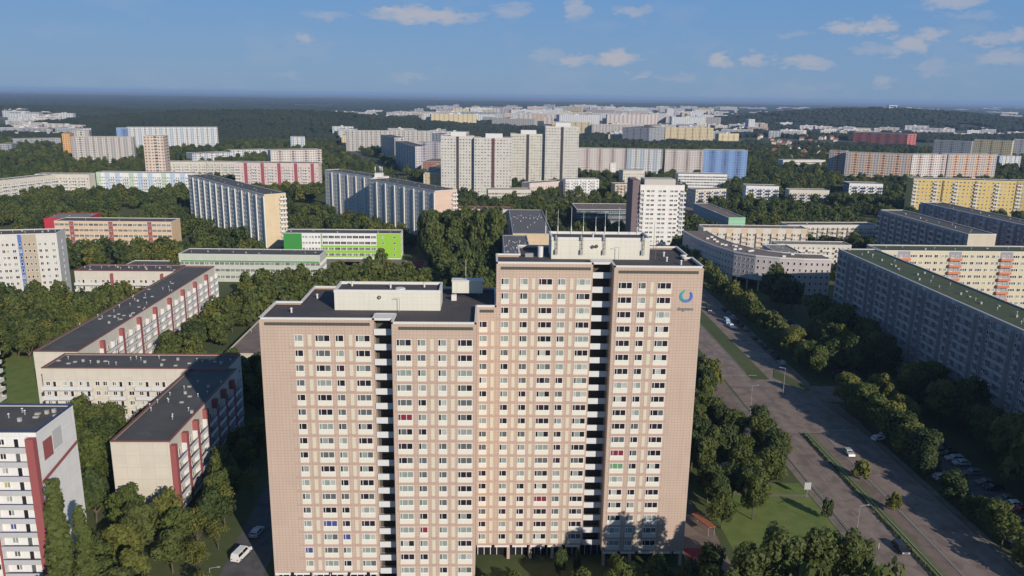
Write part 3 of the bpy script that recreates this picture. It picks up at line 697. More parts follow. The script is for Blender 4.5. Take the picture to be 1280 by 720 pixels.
# ---- far rows with panes drawn in the facade material
F1 = farwall('far pale facade', (.55, .52, .47), (.38, .36, .36)); F2 = farwall('far pink facade', (.56, .47, .44), (.60, .57, .54)); F3 = farwall('far blue facade', (.13, .24, .50), (.20, .34, .60))
F4 = farwall('far yellow facade', (.62, .52, .32)); F5 = farwall('far salmon facade', (.60, .40, .28), (.42, .40, .40)); F6 = farwall('far grey facade', (.30, .32, .35)); F7 = farwall('far white facade', (.66, .66, .64), (.42, .48, .56))
F8 = farwall('far orange facade', (.62, .34, .12)); F9 = farwall('far red brick facade', (.42, .10, .10), (.5, .16, .13), 4, 4); F10 = farwall('far lilac facade', (.40, .38, .44), (.5, .48, .50))
T2 = [
 ('cream facade section of the long white row, nearest the high-rises', [(723, 185), (783, 186)], 33, 13, F2), ('middle section of the long white row with pink bays', [(784, 186), (829, 187)], 33, 13, F7),
 ('white section of the long row right of the gap', [(832, 187), (880, 188)], 33, 13, F2), ('bright blue eleven storey end section of the long white row', [(880, 187), (935, 188)], 33, 13, F3),
 ('salmon left block of the shaded salmon row', [(1037, 188), (1058, 189)], 33, 14, F5), ('striped grey and salmon block of the salmon row', [(1058, 190), (1140, 193)], 33, 14, F5),
 ('white balcony block of the salmon row', [(1141, 193), (1184, 193)], 33, 14, F2), ('pale block with orange end right of the salmon row', [(1186, 193), (1247, 193)], 33, 14, F5),
 ('dark blue grey slab with white end at far right', [(1168, 175), (1215, 177)], 33, 14, F6), ('olive slab with yellow end at far right', [(1218, 174), (1266, 176)], 33, 14, F4), ('grey slab cut by the right picture edge', [(1268, 174), (1300, 175)], 33, 14, F6),
 ('low white building right of the pale block with orange end', [(1250, 195), (1277, 195)], 20, 14, F7),
 ('dusty pink long department store far right of centre', [(1067, 165), (1135, 168)], 25, 45, F9),
 ('pale yellow slab row right of centre', [(832, 159), (892, 160)], 33, 14, F4), ('grey sided slab left of the pale yellow row', [(812, 160), (831, 159)], 33, 60, F6),
 ('long pale slab behind the tallest central high-rise', [(740, 155), (805, 156)], 30, 14, F1),
 ('white and blue slab on the left skyline', [(158, 159), (272, 159)], 36, 14, F7), ('blue end section of the left skyline slab', [(145, 160), (158, 160)], 36, 14, F3),
 ('pale beige slab left behind the slim sunlit tower', [(88, 171), (166, 171)], 33, 14, F1), ('orange ended block at the left end of the beige slab', [(77, 167), (87, 167)], 33, 30, F8), ('pale box rising behind the beige slab', [(90, 163), (111, 163)], 36, 20, F1),
 ('long low flat roofed hall at the far left', [(16, 174), (76, 173)], 12, 25, F6), ('low hall at the left picture edge', [(0, 180), (14, 180)], 12, 30, F6),
 ('low white school left of the pink block', [(240, 192), (292, 190)], 14, 20, F7), ('long low white hall left of the pink block', [(288, 188), (335, 187)], 12, 20, F7),
 ('brown fronted upper court block behind the pink and white block', [(338, 188), (402, 187)], 26, 20, F2), ('small white box building in the dark woods', [(363, 171), (381, 171)], 22, 20, F7),
 ('long sandy roofed slab row at mid left of the high-rises', [(432, 163), (555, 164)], 33, 14, F1), ('lilac grey slab facing left of the twin high-rises', [(494, 176), (519, 183)], 33, 14, F10), ('lilac slab directly left of the twin high-rises', [(520, 177), (555, 178)], 33, 14, F10),
 ('pale tower section right of the sandy slab row', [(476, 168), (493, 172)], 33, 14, F1), ('pale block peeking left of the twin high-rises', [(540, 166), (556, 167)], 33, 14, F7),
 ('white row peeking behind the tallest high-rise', [(690, 152), (740, 153)], 33, 14, F4), ('small green white tower on the far plain', [(834, 136), (843, 136)], 40, 14, F7), ('pale tower on the far plain right', [(936, 149), (944, 149)], 33, 14, F7),
]
for lab, pts, z, D, w in T2:
    PB('department_store' if 'store' in lab else 'apartment_block', lab, pts, z, D, w, vents=0, cat='department store' if 'store' in lab else 'apartment block')

block('apartment_tower', 'slim sunlit peach tower at left', (-322, 760), R(6), 18, 16, 51, farwall('peach tower facade', (.62, .52, .42), (.56, .45, .38)), vents=0, cat='tower')
# ---- the far plain: many small blocks
rf = random.Random(11); pal = [F1, F2, F7, F4, F5, F6, F10, F7]
mesh_cache = {}
def farblock(x, y, L, D, H, w, rot, nm, lab, grp, cat):
    key = (round(L/10), round(D/5), round(H/6), w.name, nm)
    if key not in mesh_cache:
        L, D, H = key[0]*10+4, key[1]*5+3, key[2]*6+4
        mb = MB(); C = [(0, 0), (L, 0), (L, D), (0, D)]
        for i in range(4): mb.wall(C[i], C[(i+1) % 4], 0, H, w)
        mb.face([(a, b2, H) for a, b2 in C], ROOFL)
        mb.box(-.2, -.2, H-.5, L+.2, .5, H+.1, CAP); mb.box(L*.4, D*.3, H+.01, L*.5, D*.7, H+2, CAP)
        mesh_cache[key] = mb.mesh(nm)
    o = link(nm, mesh_cache[key], None, Matrix.Translation((x, y, 0)) @ Matrix.Rotation(rot, 4, 'Z')); tag(o, lab, cat, grp); foot(o.matrix_basis.copy(), L, D, 2)
def scatter(n, xr, yr, Lr, Hr, nm, lab, grp, cat, ok=None):
    c = 0; t = 0
    while c < n and t < n*40:
        t += 1; px = rf.uniform(*xr); py = rf.uniform(*yr); q = G(px, py, 0)
        if ok and not ok(px, py): continue
        if inside(q.x, q.y, 25): continue
        d = q.length; farblock(q.x, q.y, rf.uniform(*Lr), rf.choice((12, 14, 18)), rf.uniform(*Hr), rf.choice(pal), R(rf.choice((-25, -5, 5, 20, 80))), nm, lab, grp, cat); c += 1
scatter(150, (520, 900), (136.5, 157), (40, 150), (15, 34), 'apartment_block', 'tiny pale apartment block in the dense far district beyond the central high-rises', 'far district beyond the high-rises', 'apartment block')
scatter(80, (860, 1280), (135.5, 156), (40, 160), (8, 16), 'warehouse', 'tiny pale warehouse on the far plain right of centre', 'far warehouses right of centre', 'warehouse', ok=lambda x, y: not (1010 < x < 1230 and 139 < y < 160))
scatter(16, (960, 1100), (164, 172), (30, 90), (7, 12), 'shed', 'small white shed in the strip before the wooded hill at right', 'white sheds before the wooded hill', 'warehouse')
scatter(40, (410, 560), (142, 154), (30, 80), (8, 14), 'warehouse', 'tiny white shed among trees left of the far district', 'far sheds left of centre', 'warehouse')
scatter(22, (0, 75), (142, 156), (30, 90), (10, 18), 'apartment_block', 'tiny pale block in the far settlement at the left edge', 'far settlement at the left edge', 'apartment block')
scatter(20, (1150, 1280), (146, 160), (30, 100), (10, 22), 'apartment_block', 'tiny pale block beyond the wooded hill at the right edge', 'far settlement at the right edge', 'apartment block')
scatter(34, (890, 1290), (159, 172), (25, 90), (6, 12), 'warehouse', 'small pale hall among trees in the right middle distance', 'small halls in the right middle distance', 'warehouse', ok=lambda x, y: not 1000 < x < 1240 or y > 163)
scatter(26, (730, 900), (161, 180), (25, 70), (9, 18), 'office_building', 'small pale building among trees behind the long white row', 'small buildings behind the long white row', 'office building')
scatter(16, (400, 560), (170, 200), (25, 60), (9, 20), 'office_building', 'small pale building among trees near the boulevard left of the central high-rises', 'small buildings near the boulevard', 'office building')
scatter(14, (0, 80), (158, 172), (30, 80), (8, 14), 'warehouse', 'small pale hall among dark trees at the far left', 'halls at the far left', 'warehouse')
for i in range(44):
    px = rf.uniform(935, 1050); py = rf.uniform(172, 202); q = G(px, py)
    if inside(q.x, q.y, 3): continue
    o = MB(); wm = rf.choice((plain('house white', (.6, .58, .54)), plain('house sand', (.55, .45, .33)))); rm = rf.choice((plain('red tile roof', (.26, .09, .06)), plain('brown tile roof', (.18, .1, .08))))
    o.box(-5, -4, 0, 5, 4, 5.5, wm)
    for s_ in (-1, 1): o.face([(-5.4, s_*4.5, 5.3), (5.4, s_*4.5, 5.3), (5.4, 0, 9), (-5.4, 0, 9)], rm)
    for s_ in (-5, 5): o.face([(s_, -4, 5.5), (s_, 4, 5.5), (s_, 0, 8.9)], wm)
    h = link('house', o.mesh('house'), None, Matrix.Translation((q.x, q.y, 0)) @ Matrix.Rotation(rf.uniform(0, 3), 4, 'Z'))
    tag(h, 'small gabled house among trees between the blue ended row and the salmon row', 'house', 'small gabled houses among the trees'); foot(h.matrix_basis.copy(), 1, 1, 8)

# ================================================================== ground, roads, water
def sheet(name, polys, z, mat):
    mb = MB()
    for p in polys: mb.face([(x, y, z) for x, y in p], mat, [(x, y) for x, y in p])
    return struct(name, mb)
def rect(x0, x1, y0, y1): return [(x0, y0), (x1, y0), (x1, y1), (x0, y1)]
m, nt, p = newmat('grass and far land')
tc = N(nt, 'ShaderNodeTexCoord'); v = tc.outputs['Object']
a = ramp(nt, noi(nt, .02, 5, vec=v), .38, .62); b_ = noi(nt, .5, 5, vec=v); far1 = ramp(nt, noi(nt, .0011, 4, vec=v, stretch=(.35, 1, 1)), .46, .60)
near = mixc(nt, a, (.048, .078, .018), (.10, .115, .040)); near = mixc(nt, mth(nt, 'MULTIPLY', b_, .6), near, (.03, .045, .012))
farc = mixc(nt, far1, (.022, .036, .018), (.15, .125, .085))
sx = N(nt, 'ShaderNodeSeparateXYZ'); nt.links.new(v, sx.inputs[0])
nt.links.new(mixc(nt, ramp(nt, sx.outputs[1], 1500, 2600), near, farc), p.inputs['Base Color']); p.inputs['Roughness'].default_value = .95
GRASS = m
sheet('ground', [rect(-45000, 45000, -2000, 60000)], 0, GRASS)
def asph(name, c, c2):
    m, nt, p = newmat(name)
    tr = noi(nt, .12, 5, stretch=(2.5, .12, 1)); f = noi(nt, .35, 6)
    x = mixc(nt, ramp(nt, f, .3, .7), c, c2); x = mixc(nt, mth(nt, 'MULTIPLY', ramp(nt, tr, .5, .7), .45), x, tuple(k*.55 for k in c))
    x = mixc(nt, mth(nt, 'MULTIPLY', ramp(nt, noi(nt, 9, 2), .4, .8), .25), x, c2); x = mixc(nt, mth(nt, 'MULTIPLY', ramp(nt, noi(nt, .22, 2, rough=.4), .56, .585), .4), x, tuple(k*.6 for k in c))
    nt.links.new(x, p.inputs['Base Color']); p.inputs['Roughness'].default_value = .9; return m
ASP = asph('worn asphalt', (.165, .128, .108), (.265, .21, .178)); ASPD = asph('dark asphalt', (.07, .07, .074), (.115, .11, .11))
PAVE = asph('brown paving', (.15, .115, .095), (.22, .17, .14)); SLAB = asph('pale path', (.16, .14, .11), (.24, .2, .17))
LINE = plain('road paint', (.30, .30, .28), .7, .2, 2)
KERB = plain('kerb stone', (.28, .27, .25), .9)
sheet('road', [rect(80, 89.2, 60, 470), rect(95.5, 107.2, 60, 470), [(80, 470), (107.2, 470), (116, 520), (88, 520)], [(88, 520), (116, 520), (235, 800), (205, 800)], [(205, 800), (235, 800), (300, 940), (262, 940)],
               rect(107.2, 143, 232, 246)], .02, ASP)
sheet('road_crossing', [rect(89.2, 95.5, 208, 252)], .022, ASP)
sheet('paved_verge', [rect(91.6, 95.5, 60, 207.5)], .05, PAVE)
sheet('footpath', [rect(77.6, 79.4, 100, 250), [(60, 149.2), (77.5, 146.6), (77.5, 147.8), (60, 150.4)], [(60, 171.7), (77.4, 170.8), (77.4, 171.9), (60, 172.8)], rect(107.8, 109.6, 100, 230)], .06, SLAB)
sheet('street', [[(-49, 90), (-39.5, 90), (-43.5, 140), (-46, 180), (-51, 250), (-57, 250), (-53.5, 180), (-52.3, 140)]], .02, ASPD)
sheet('service_road', [rect(-44, 48, 163.5, 170)], .026, ASPD)
sheet('forecourt', [rect(-38, 48, 122, 134.5), rect(41, 50, 134.5, 163)], .03, PAVE)
sheet('parking_lot', [rect(112.2, 126.5, 120, 231), rect(119, 129, 247, 352), rect(60, 76, 196, 240)], .03, ASPD)
sheet('dirt_lay_by', [rect(70, 79.4, 224, 275)], .042, PAVE)
sheet('sports_court', [[(-71, 404), (-47, 404), (-49, 431), (-68, 431)]], .04, plain('green court', (.20, .27, .17), .9))
sheet('running_track', [[(-45, 398), (-37.5, 398), (-36, 445), (-43, 445)]], .04, plain('red track', (.22, .03, .04), .9))
sheet('school_yard', [[(-90, 405), (-74, 405), (-72, 440), (-86, 440)], [(-95, 430), (-30, 430), (-30, 446), (-95, 446)]], .03, SLAB)
sheet('boulevard', [[(-262, 1400), (-245, 1400), (-145, 1070), (-92, 900), (-66, 800), (-30, 712), (-42, 705), (-78, 795), (-106, 895), (-160, 1068)]], .03, ASPD)
mb = MB()
for x, y0, y1 in ((79.6, 60, 225), (89.3, 60, 207), (107.3, 60, 230), (107.3, 248, 470), (95.4, 60, 207), (89.3, 258, 400)): mb.box(x, y0, 0, x+.18, y1, .13, KERB)
struct('kerb', mb)
mb = MB(); y = 62
while y < 460:
    if not 205 < y < 255:
        for x in (84.4, 99.4, 103.3): mb.face([(x, y, .03), (x+.14, y, .03), (x+.14, y+3, .03), (x, y+3, .03)], LINE)
    y += 9
for x, yy in ((95.9, (62, 205)), (106.7, (62, 228)), (80.3, (62, 222))):
    mb.face([(x, yy[0], .03), (x+.13, yy[0], .03), (x+.13, yy[1], .03), (x, yy[1], .03)], LINE)
for x0, x1, y_ in ((96, 107, 210), (80.3, 89, 256), (96, 107, 250)): mb.face([(x0, y_, .03), (x1, y_, .03), (x1, y_+.45, .03), (x0, y_+.45, .03)], LINE)
for k in range(6): mb.face([(96.5+k*1.6, 276-k*.2, .03), (97+k*1.6, 276-k*.2, .03), (96.2+k*1.6, 281, .03), (95.7+k*1.6, 281, .03)], LINE)
for y_ in [122+2.7*k for k in range(40)]:
    for x0 in (112.3, 121.6): mb.face([(x0, y_, .035), (x0+4.8, y_, .035), (x0+4.8, y_+.1, .035), (x0, y_+.1, .035)], LINE)
struct('road_markings', mb)
# traffic islands
mb = MB()
def island(P, z=.13, top=PAVE): mb.prism(P, 0, z, KERB, top)
island([(97.5, 254), (103, 240.5), (105.6, 241.5), (104.2, 252), (100.5, 262)], top=GRASS)
island([(104.2, 231), (106.9, 230), (110.5, 216), (107.4, 208)])
island(rect(89.5, 92.4, 256, 330), top=GRASS)
struct('traffic_island', mb)
# lawns
m, nt, p = newmat('mown lawn')
nt.links.new(mixc(nt, ramp(nt, noi(nt, .25, 6), .3, .7), (.085, .145, .022), (.16, .19, .05)), p.inputs['Base Color']); p.inputs['Roughness'].default_value = .95; LAWN = m
sheet('lawn', [rect(52, 77.5, 108, 178), rect(-176, -133, 205, 312), rect(-52, -40, 100, 118)], .01, LAWN)

# median guard hedge with rails
def rails():
    o = link('median_strip', None); tag(o, 'long narrow green tram strip with twin rails and dark low hedge between the two carriageways', 'median strip'); o.matrix_basis = Matrix.Translation((89.6, 150, 0))
    a = MB(); rr = random.Random(4)
    a.box(-.1, -90, 0, 2.5, 57.5, .18, plain('pale green track bed', (.11, .14, .05), .95, .3, .8)); e = link('grass_bed', a.mesh('bed'), o)
    for x in (.45, 1.45):
        a = MB(); a.box(x-.06, -90, .18, x+.06, 57.5, .36, plain('pale rail', (.38, .40, .32), .6)); link('rail', a.mesh('rail'), o)
    a = MB()
    for k in range(2600):
        x = rr.uniform(-.15, .25); y = rr.uniform(-90, 57); z = rr.uniform(.1, .7); s = .14
        d = Vector((rr.uniform(-1, 1), rr.uniform(-1, 1), rr.uniform(-.3, 1))).normalized(); t = d.orthogonal().normalized()*s; u = d.cross(t)
        c = Vector((x, y, z)); a.face([c-t-u, c+t-u, c+t+u, c-t+u], LEAF)
    link('hedge', a.mesh('hedge'), o)
rails()

# ================================================================== trees
def crown_mesh(name, seed, n, size, mat, shape='round', asp=2.0):
    "leaf clumps filling an uneven crown; unit crown: radius about 1, z 0..h"
    rr = random.Random(seed); V = []; F = []; lobes = []
    if shape == 'poplar':
        asp = 5.5
        for i in range(34):
            z = i/34; q = .36*(1-.62*abs(z-.35)); g = rr.uniform(0, 6.28); lobes.append((.26*math.cos(g)*(1.1-z), .26*math.sin(g)*(1.1-z), .05+z*.92, q, q/asp*1.3))
    elif shape == 'tall':
        asp = 4.6
        for i in range(40):
            z = rr.uniform(.02, .96); g = rr.uniform(0, 6.28); m_ = .62*math.sqrt(max(.05, 1-((z-.5)/.56)**2)); r = m_*rr.uniform(.5, 1.05); q = rr.uniform(.2, .34); lobes.append((r*math.cos(g), r*math.sin(g), z, q, q/asp*1.5))
        lobes.append((0, 0, .5, .4, .4))
    elif shape == 'cone':
        for i in range(9): z = i/9; lobes.append((rr.uniform(-.1, .1), rr.uniform(-.1, .1), .08+z*.85, .85*(1-z)+.1, .12))
    else:
        k = 19
        for i in range(k):
            a = rr.uniform(0, 6.28); r = rr.uniform(.25, .72); z = rr.uniform(.22, .82)*1.0
            r *= math.sqrt(max(.15, 1-((z-.45)/.6)**2)); q = rr.uniform(.2, .42)
            lobes.append((r*math.cos(a), r*math.sin(a), z, q, q/asp*1.05))
        lobes.append((0, 0, .82, .42, .2)); lobes.append((0, 0, .45, .62, .36))
    tot = sum(l[3]**2 for l in lobes)
    for l in lobes:
        for _ in range(int(n*l[3]**2/tot)):
            d = Vector((rr.gauss(0, 1), rr.gauss(0, 1), rr.gauss(0, 1)+.25)).normalized(); q = rr.uniform(.62, 1.06)
            c = Vector((l[0]+d.x*l[3]*q, l[1]+d.y*l[3]*q, l[2]+d.z*l[4]*q))
            if c.z < .02: continue
            nn = (d+Vector((rr.uniform(-.7, .7), rr.uniform(-.7, .7), rr.uniform(-.5, .7)))).normalized()
            t = nn.orthogonal().normalized(); u = nn.cross(t); g = rr.uniform(0, 3.14); t, u = t*math.cos(g)+u*math.sin(g), u*math.cos(g)-t*math.sin(g)
            s = size*rr.uniform(.6, 1.25); b = len(V)
            for k_, (aa_, bb) in enumerate(((-1, -.6), (.2, -1), (1, .1), (.3, 1), (-.8, .7))):
                pnt = c+t*s*aa_*rr.uniform(.7, 1.1)+u*s*bb*rr.uniform(.7, 1.1)-nn*s*.25*(abs(aa_)+abs(bb)-1); V.append((pnt.x, pnt.y, c.z+(pnt.z-c.z)/asp))
            F.append(tuple(range(b, b+5)))
    me = bpy.data.meshes.new(name); me.from_pydata(V, [], F); me.materials.append(mat); me.update(); return me
def trunk_mesh(name, seed, th):
    rr = random.Random(seed); mb = MB()
    mb.cyl((0, 0, 0), (rr.uniform(-.03, .03), 0, th), .045, .032, BARK, 7); mb.cyl((0, 0, th-.01), (0, .03, th+.45), .032, .012, BARK, 6)
    for i in range(6):
        a = i*1.05+rr.uniform(-.3, .3); z = th+rr.uniform(-.08, .15); mb.cyl((0, 0, z), (.42*math.cos(a), .42*math.sin(a), z+rr.uniform(.18, .38)), .02, .006, BARK, 5)
    return mb.mesh(name)
LEAFT = leafm('light feathery leaves', (.075, .10, .028), (.15, .18, .055), (.11, .14, .045))
# (crown, trunk) unit meshes: width radius 1, height 1
NEARC = {'g': [crown_mesh('crown', 20+i, 3400, .065, LEAF) for i in range(3)], 'y': [crown_mesh('crown', 40+i, 3000, .07, LEAFY) for i in range(2)],
         'd': [crown_mesh('crown', 60+i, 3200, .07, LEAFD) for i in range(2)], 'p': [crown_mesh('crown', 80, 7500, .062, LEAF, 'poplar')],
         'c': [crown_mesh('crown', 85, 1800, .08, LEAFD, 'cone')], 'r': [crown_mesh('crown', 90, 2200, .07, LEAFR)], 's': [crown_mesh('crown', 95, 1100, .05, LEAFY)], 't': [crown_mesh('crown', 97, 5200, .062, LEAFT, 'tall'), crown_mesh('crown', 98, 5200, .062, LEAFT, 'tall')], 'b': [crown_mesh('crown', 99, 3600, .075, LEAF), crown_mesh('crown', 100, 3600, .075, LEAFD)]}
MIDC = {'g': [crown_mesh('crown', 120+i, 800, .12, LEAF) for i in range(3)], 'y': [crown_mesh('crown', 140, 700, .13, LEAFY)], 'd': [crown_mesh('crown', 160+i, 700, .13, LEAFD) for i in range(2)],
        'p': [crown_mesh('crown', 180, 2600, .09, LEAF, 'poplar')], 'c': [crown_mesh('crown', 185, 500, .13, LEAFD, 'cone')], 'r': [crown_mesh('crown', 190, 600, .12, LEAFR)], 's': [crown_mesh('crown', 195, 500, .09, LEAFY)], 't': [crown_mesh('crown', 197, 2600, .08, LEAFT, 'tall')], 'b': [crown_mesh('crown', 198+i, 2600, .085, (LEAF, LEAFD)[i]) for i in range(2)]}
TRK = [trunk_mesh('trunk', i, .22) for i in range(3)]
for me in TRK: pass
tr_ = random.Random(99); TREES = []   # x, y, radius, height, kind, label, group
def tree(x, y, r, h, k, lab, grp): TREES.append((x, y, r, h, k, lab, grp))
def kindpick(): return tr_.choices('gydc', (56, 14, 26, 2))[0]
placed = []
def grove(poly, sp, r, h, lab, grp, kinds=None, skip=0.0):
    xs = [q[0] for q in poly]; ys = [q[1] for q in poly]; y = min(ys)
    def ins(x, y):
        c = False; n = len(poly)
        for i in range(n):
            (x1, y1), (x2, y2) = poly[i], poly[(i+1) % n]
            if (y1 > y) != (y2 > y) and x < (x2-x1)*(y-y1)/(y2-y1)+x1: c = not c
        return c
    while y < max(ys):
        x = min(xs)+tr_.uniform(0, sp)
        while x < max(xs):
            px = x+tr_.uniform(-.35, .35)*sp; py = y+tr_.uniform(-.35, .35)*sp
            if ins(px, py) and not inside(px, py, .5) and tr_.random() > skip:
                rr = tr_.uniform(*r); tree(px, py, rr, tr_.uniform(*h), tr_.choice(kinds) if kinds else kindpick(), lab, grp)
            x += sp
        y += sp*.9
grove([(-82, 112), (-56, 112), (-56, 158), (-80, 158)], 7.5, (3.8, 5.0), (9, 12), 'big dense broadleaf tree at the foot of the blank cream end wall', 'big trees below the blank cream end wall', 'gggyd')
grove([(-104, 152), (-85, 152), (-85, 204), (-120, 204)], 7.5, (3.8, 5), (10, 14), 'dark green tree in the court left of the cream end wall block', 'court trees left of the cream end wall', 'ggd')
grove([(-67, 163), (-56, 163), (-58, 250), (-67, 250)], 8, (3, 4.2), (8, 11), 'shaded tree on the strip between the pillared balconies and the narrow street', 'shaded street strip trees', 'gd')
grove([(-200, 262), (-134, 262), (-134, 328), (-205, 328)], 8, (4, 5.5), (11, 16), 'dense tree in the court before the grey block with the blue stripe', 'court trees before the blue striped block', 'gggdy')
grove([(-176, 206), (-134, 206), (-134, 258), (-176, 258)], 12, (2.5, 3.4), (4, 6), 'small tree standing on the sunny lawn at left', 'small trees on the left lawn', 'gy', .85)
grove([(-112, 224), (-58, 224), (-62, 250), (-94, 252), (-97, 300), (-94, 345), (-110, 386), (-112, 386), (-112, 340), (-112, 224)], 7.8, (3.6, 5), (8.5, 12.5), 'bushy tree right of the long red pillared block', 'trees beside the long red pillared block', 'gggyd')
grove([(-112, 345), (-50, 310), (-28, 310), (-28, 396), (-70, 398), (-80, 378), (-112, 378)], 8, (3.8, 5.2), (8, 12), 'bushy tree behind the stepped roof of the pink tan high-rise', 'trees behind the high-rise roof', 'gggy')
grove([(-260, 410), (-158, 410), (-125, 440), (-135, 462), (-260, 455)], 9, (4, 5.2), (8, 12), 'tree in front of the peach school', 'trees before the peach school', 'ggdy')
grove([(-64, 424), (-54, 424), (-54, 436), (-62, 436)], 8, (3.5, 4.5), (8, 10), 'reddish green tree before the lime green school', 'trees before the lime green school', 'grg')
grove([(-40, 446), (6, 440), (4, 488), (-44, 488)], 9.5, (6, 8), (23, 28), 'very tall bushy tree of the big round clump behind the high-rise', 'big round tree clump', 'b')
grove([(-30, 395), (6, 330), (6, 430), (-30, 436)], 9, (4, 5.5), (12, 16), 'dark shaded tree below the big round clump', 'shaded trees below the big clump', 'dg')
# right side
for y in range(136, 232, 6):
    tree(110.4+tr_.uniform(-.8, .8), y+tr_.uniform(-1.5, 1.5), tr_.uniform(3.2, 4.2)+(1.2 if y > 180 else 0), tr_.uniform(6.5, 9)+(3.5 if y > 180 else 0), tr_.choice('ggyd'), 'tree in the row between the dark carriageway and the near parking bays', 'row beside the parking bays')
for y in range(252, 470, 7):
    tree(112.5+tr_.uniform(-2, 2), y+tr_.uniform(-1.5, 1.5), tr_.uniform(3.8, 5), tr_.uniform(9, 12.5), tr_.choice('ygyg'), 'olive green avenue tree along the right side of the upper boulevard', 'upper boulevard avenue trees')
grove([(129, 140), (141, 140), (141, 232), (127.5, 232)], 7.5, (4.6, 6), (12, 18), 'tree between the parking lot and the long shaded slab', 'trees below the long shaded slab', 'gdyy', .12)
grove([(112, 248), (120, 248), (141, 248), (141, 366), (131, 366), (130, 300), (114, 262)], 7.5, (4.6, 6), (12, 17), 'tree among parked cars under the far end of the long shaded slab', 'trees at the far end of the shaded slab', 'gdyd', .1)
grove([(118, 205), (121, 205), (121, 231), (116.5, 231)], 6, (3.6, 4.4), (10, 13), 'willowy light olive tree by the side road junction', 'light trees at the junction', 'yy')
grove([(44, 176), (66, 174), (77, 178), (78, 206), (60, 212), (46, 232), (42, 232)], 6.8, (3.2, 4.6), (8, 12), 'bushy tree in the dense belt right of the high-rise', 'dense belt right of the high-rise', 'ggdg')
grove([(62, 212), (78, 240), (68, 262), (45, 262), (45, 234)], 6.5, (3, 4), (7, 10), 'bushy tree near the lay-by with the white van', 'trees near the lay-by', 'gyd', .2)
for x, y, r, h in ((40.5, 108, 4.4, 25), (46.5, 110, 4.6, 27), (52.5, 111, 4.4, 26.5), (58, 113, 4, 25), (49, 104, 4.6, 25), (43, 116, 3.8, 21), (62.5, 117, 3.4, 21), (55, 118, 3.6, 21), (66, 112, 3.4, 20), (37.5, 116, 3.4, 17), (60, 106, 4, 23)):
    tree(x, y, r, h, 't', 'tall light green feathery tree at the bottom edge right of the high-rise', 'tall light green trees at the bottom edge')
grove([(49, 157), (60, 153), (62, 174), (50, 174)], 6.4, (3, 3.8), (8, 11), 'dark tree between the lawn and the high-rise', 'dark trees by the high-rise corner', 'dg')
grove([(66, 118), (77, 118), (77, 136), (68, 136)], 8, (2.0, 2.8), (4.5, 6), 'small tree scattered on the lawn beside the road', 'small trees on the lawn', 'gdy', .25)
tree(76.6, 160.4, 1.5, 5.2, 'd', 'small round lollipop tree on the lawn edge beside the road sign', None)
tree(93.6, 180, 2.3, 5.2, 'y', 'small spreading tree on the brown verge between the carriageways, farther one', None)
tree(93.8, 164, 1.7, 4.8, 'y', 'small spreading tree on the brown verge between the carriageways, nearer one', None)
tree(84, 250, .1, .1, 'g', 'x', None) if 0 else None
for x, y, r, h, k, lab in ((-69.6, 118, 3.3, 31.5, 'p', 'tall narrow poplar before the end wall with the red square'), (-66.4, 119.2, 2.6, 26, 'p', 'shorter poplar grown together with the tall one at lower left'),
                            (-57, 158, 3.6, 10, 's', 'thin wispy tree beside the white van at lower left'), (-52, 130, 3, 7, 's', 'thin leafed tree near the bottom edge left of the narrow street'),
                            (-39, 452, 3, 25, 'p', 'slender poplar before the long grey slab'), (-70, 470, 5, 17, 'y', 'golden tree behind the lime green school'), (-60, 478, 5, 16, 'y', 'second golden tree behind the lime green school'),
                            (-151, 378, 3.2, 14, 'p', 'dark conical tree before the middle of the peach school'), (44.5, 171, 3.2, 10, 'r', 'orange brown tree close to the right wall of the high-rise')):
    tree(x, y, r, h, k, lab, None)
# trees before the high-rise (their shadows fall on its lower floors)
for i, (x, y, r, h) in enumerate(((5, 128, 2.8, 8), (11, 126.5, 2.6, 8), (17.5, 128, 3, 8.5), (24.5, 127, 3.8, 11.5), (31, 127.5, 4, 12), (37.5, 128.5, 3.4, 10.5), (42.5, 134, 3.4, 10), (20.5, 121, 3, 9), (29, 119, 3.6, 11), (14.5, 138, 1.6, 6.5), (18, 139, 1.2, 6))):
    tree(x, y, r, h, tr_.choice('gd'), 'dark tree at the foot of the high-rise front', 'trees at the foot of the high-rise')
for i, (x, y, r, h) in enumerate(((-60, 150, 3.2, 9), (-58.5, 167, 3.4, 9.5), (-56, 139, 3, 8), (-62, 174, 3.4, 9), (-55.5, 149, 2.6, 7), (-54.5, 170, 2.8, 8), (-60, 183, 3.2, 9))):
    tree(x, y, r, h, 'sgsyssg'[i], 'thin light tree on the grass between the cream end wall block and the narrow street', 'thin trees by the narrow street')
for i in range(11): tree(-1+i*4+tr_.uniform(-1, 1), 130.5+tr_.uniform(-1.2, 1.2), tr_.uniform(1.5, 2.4), tr_.uniform(3.5, 5.5), tr_.choice('gdy'), 'low bushy tree right before the ground floor glazing of the high-rise', 'low bushes before the ground floor')
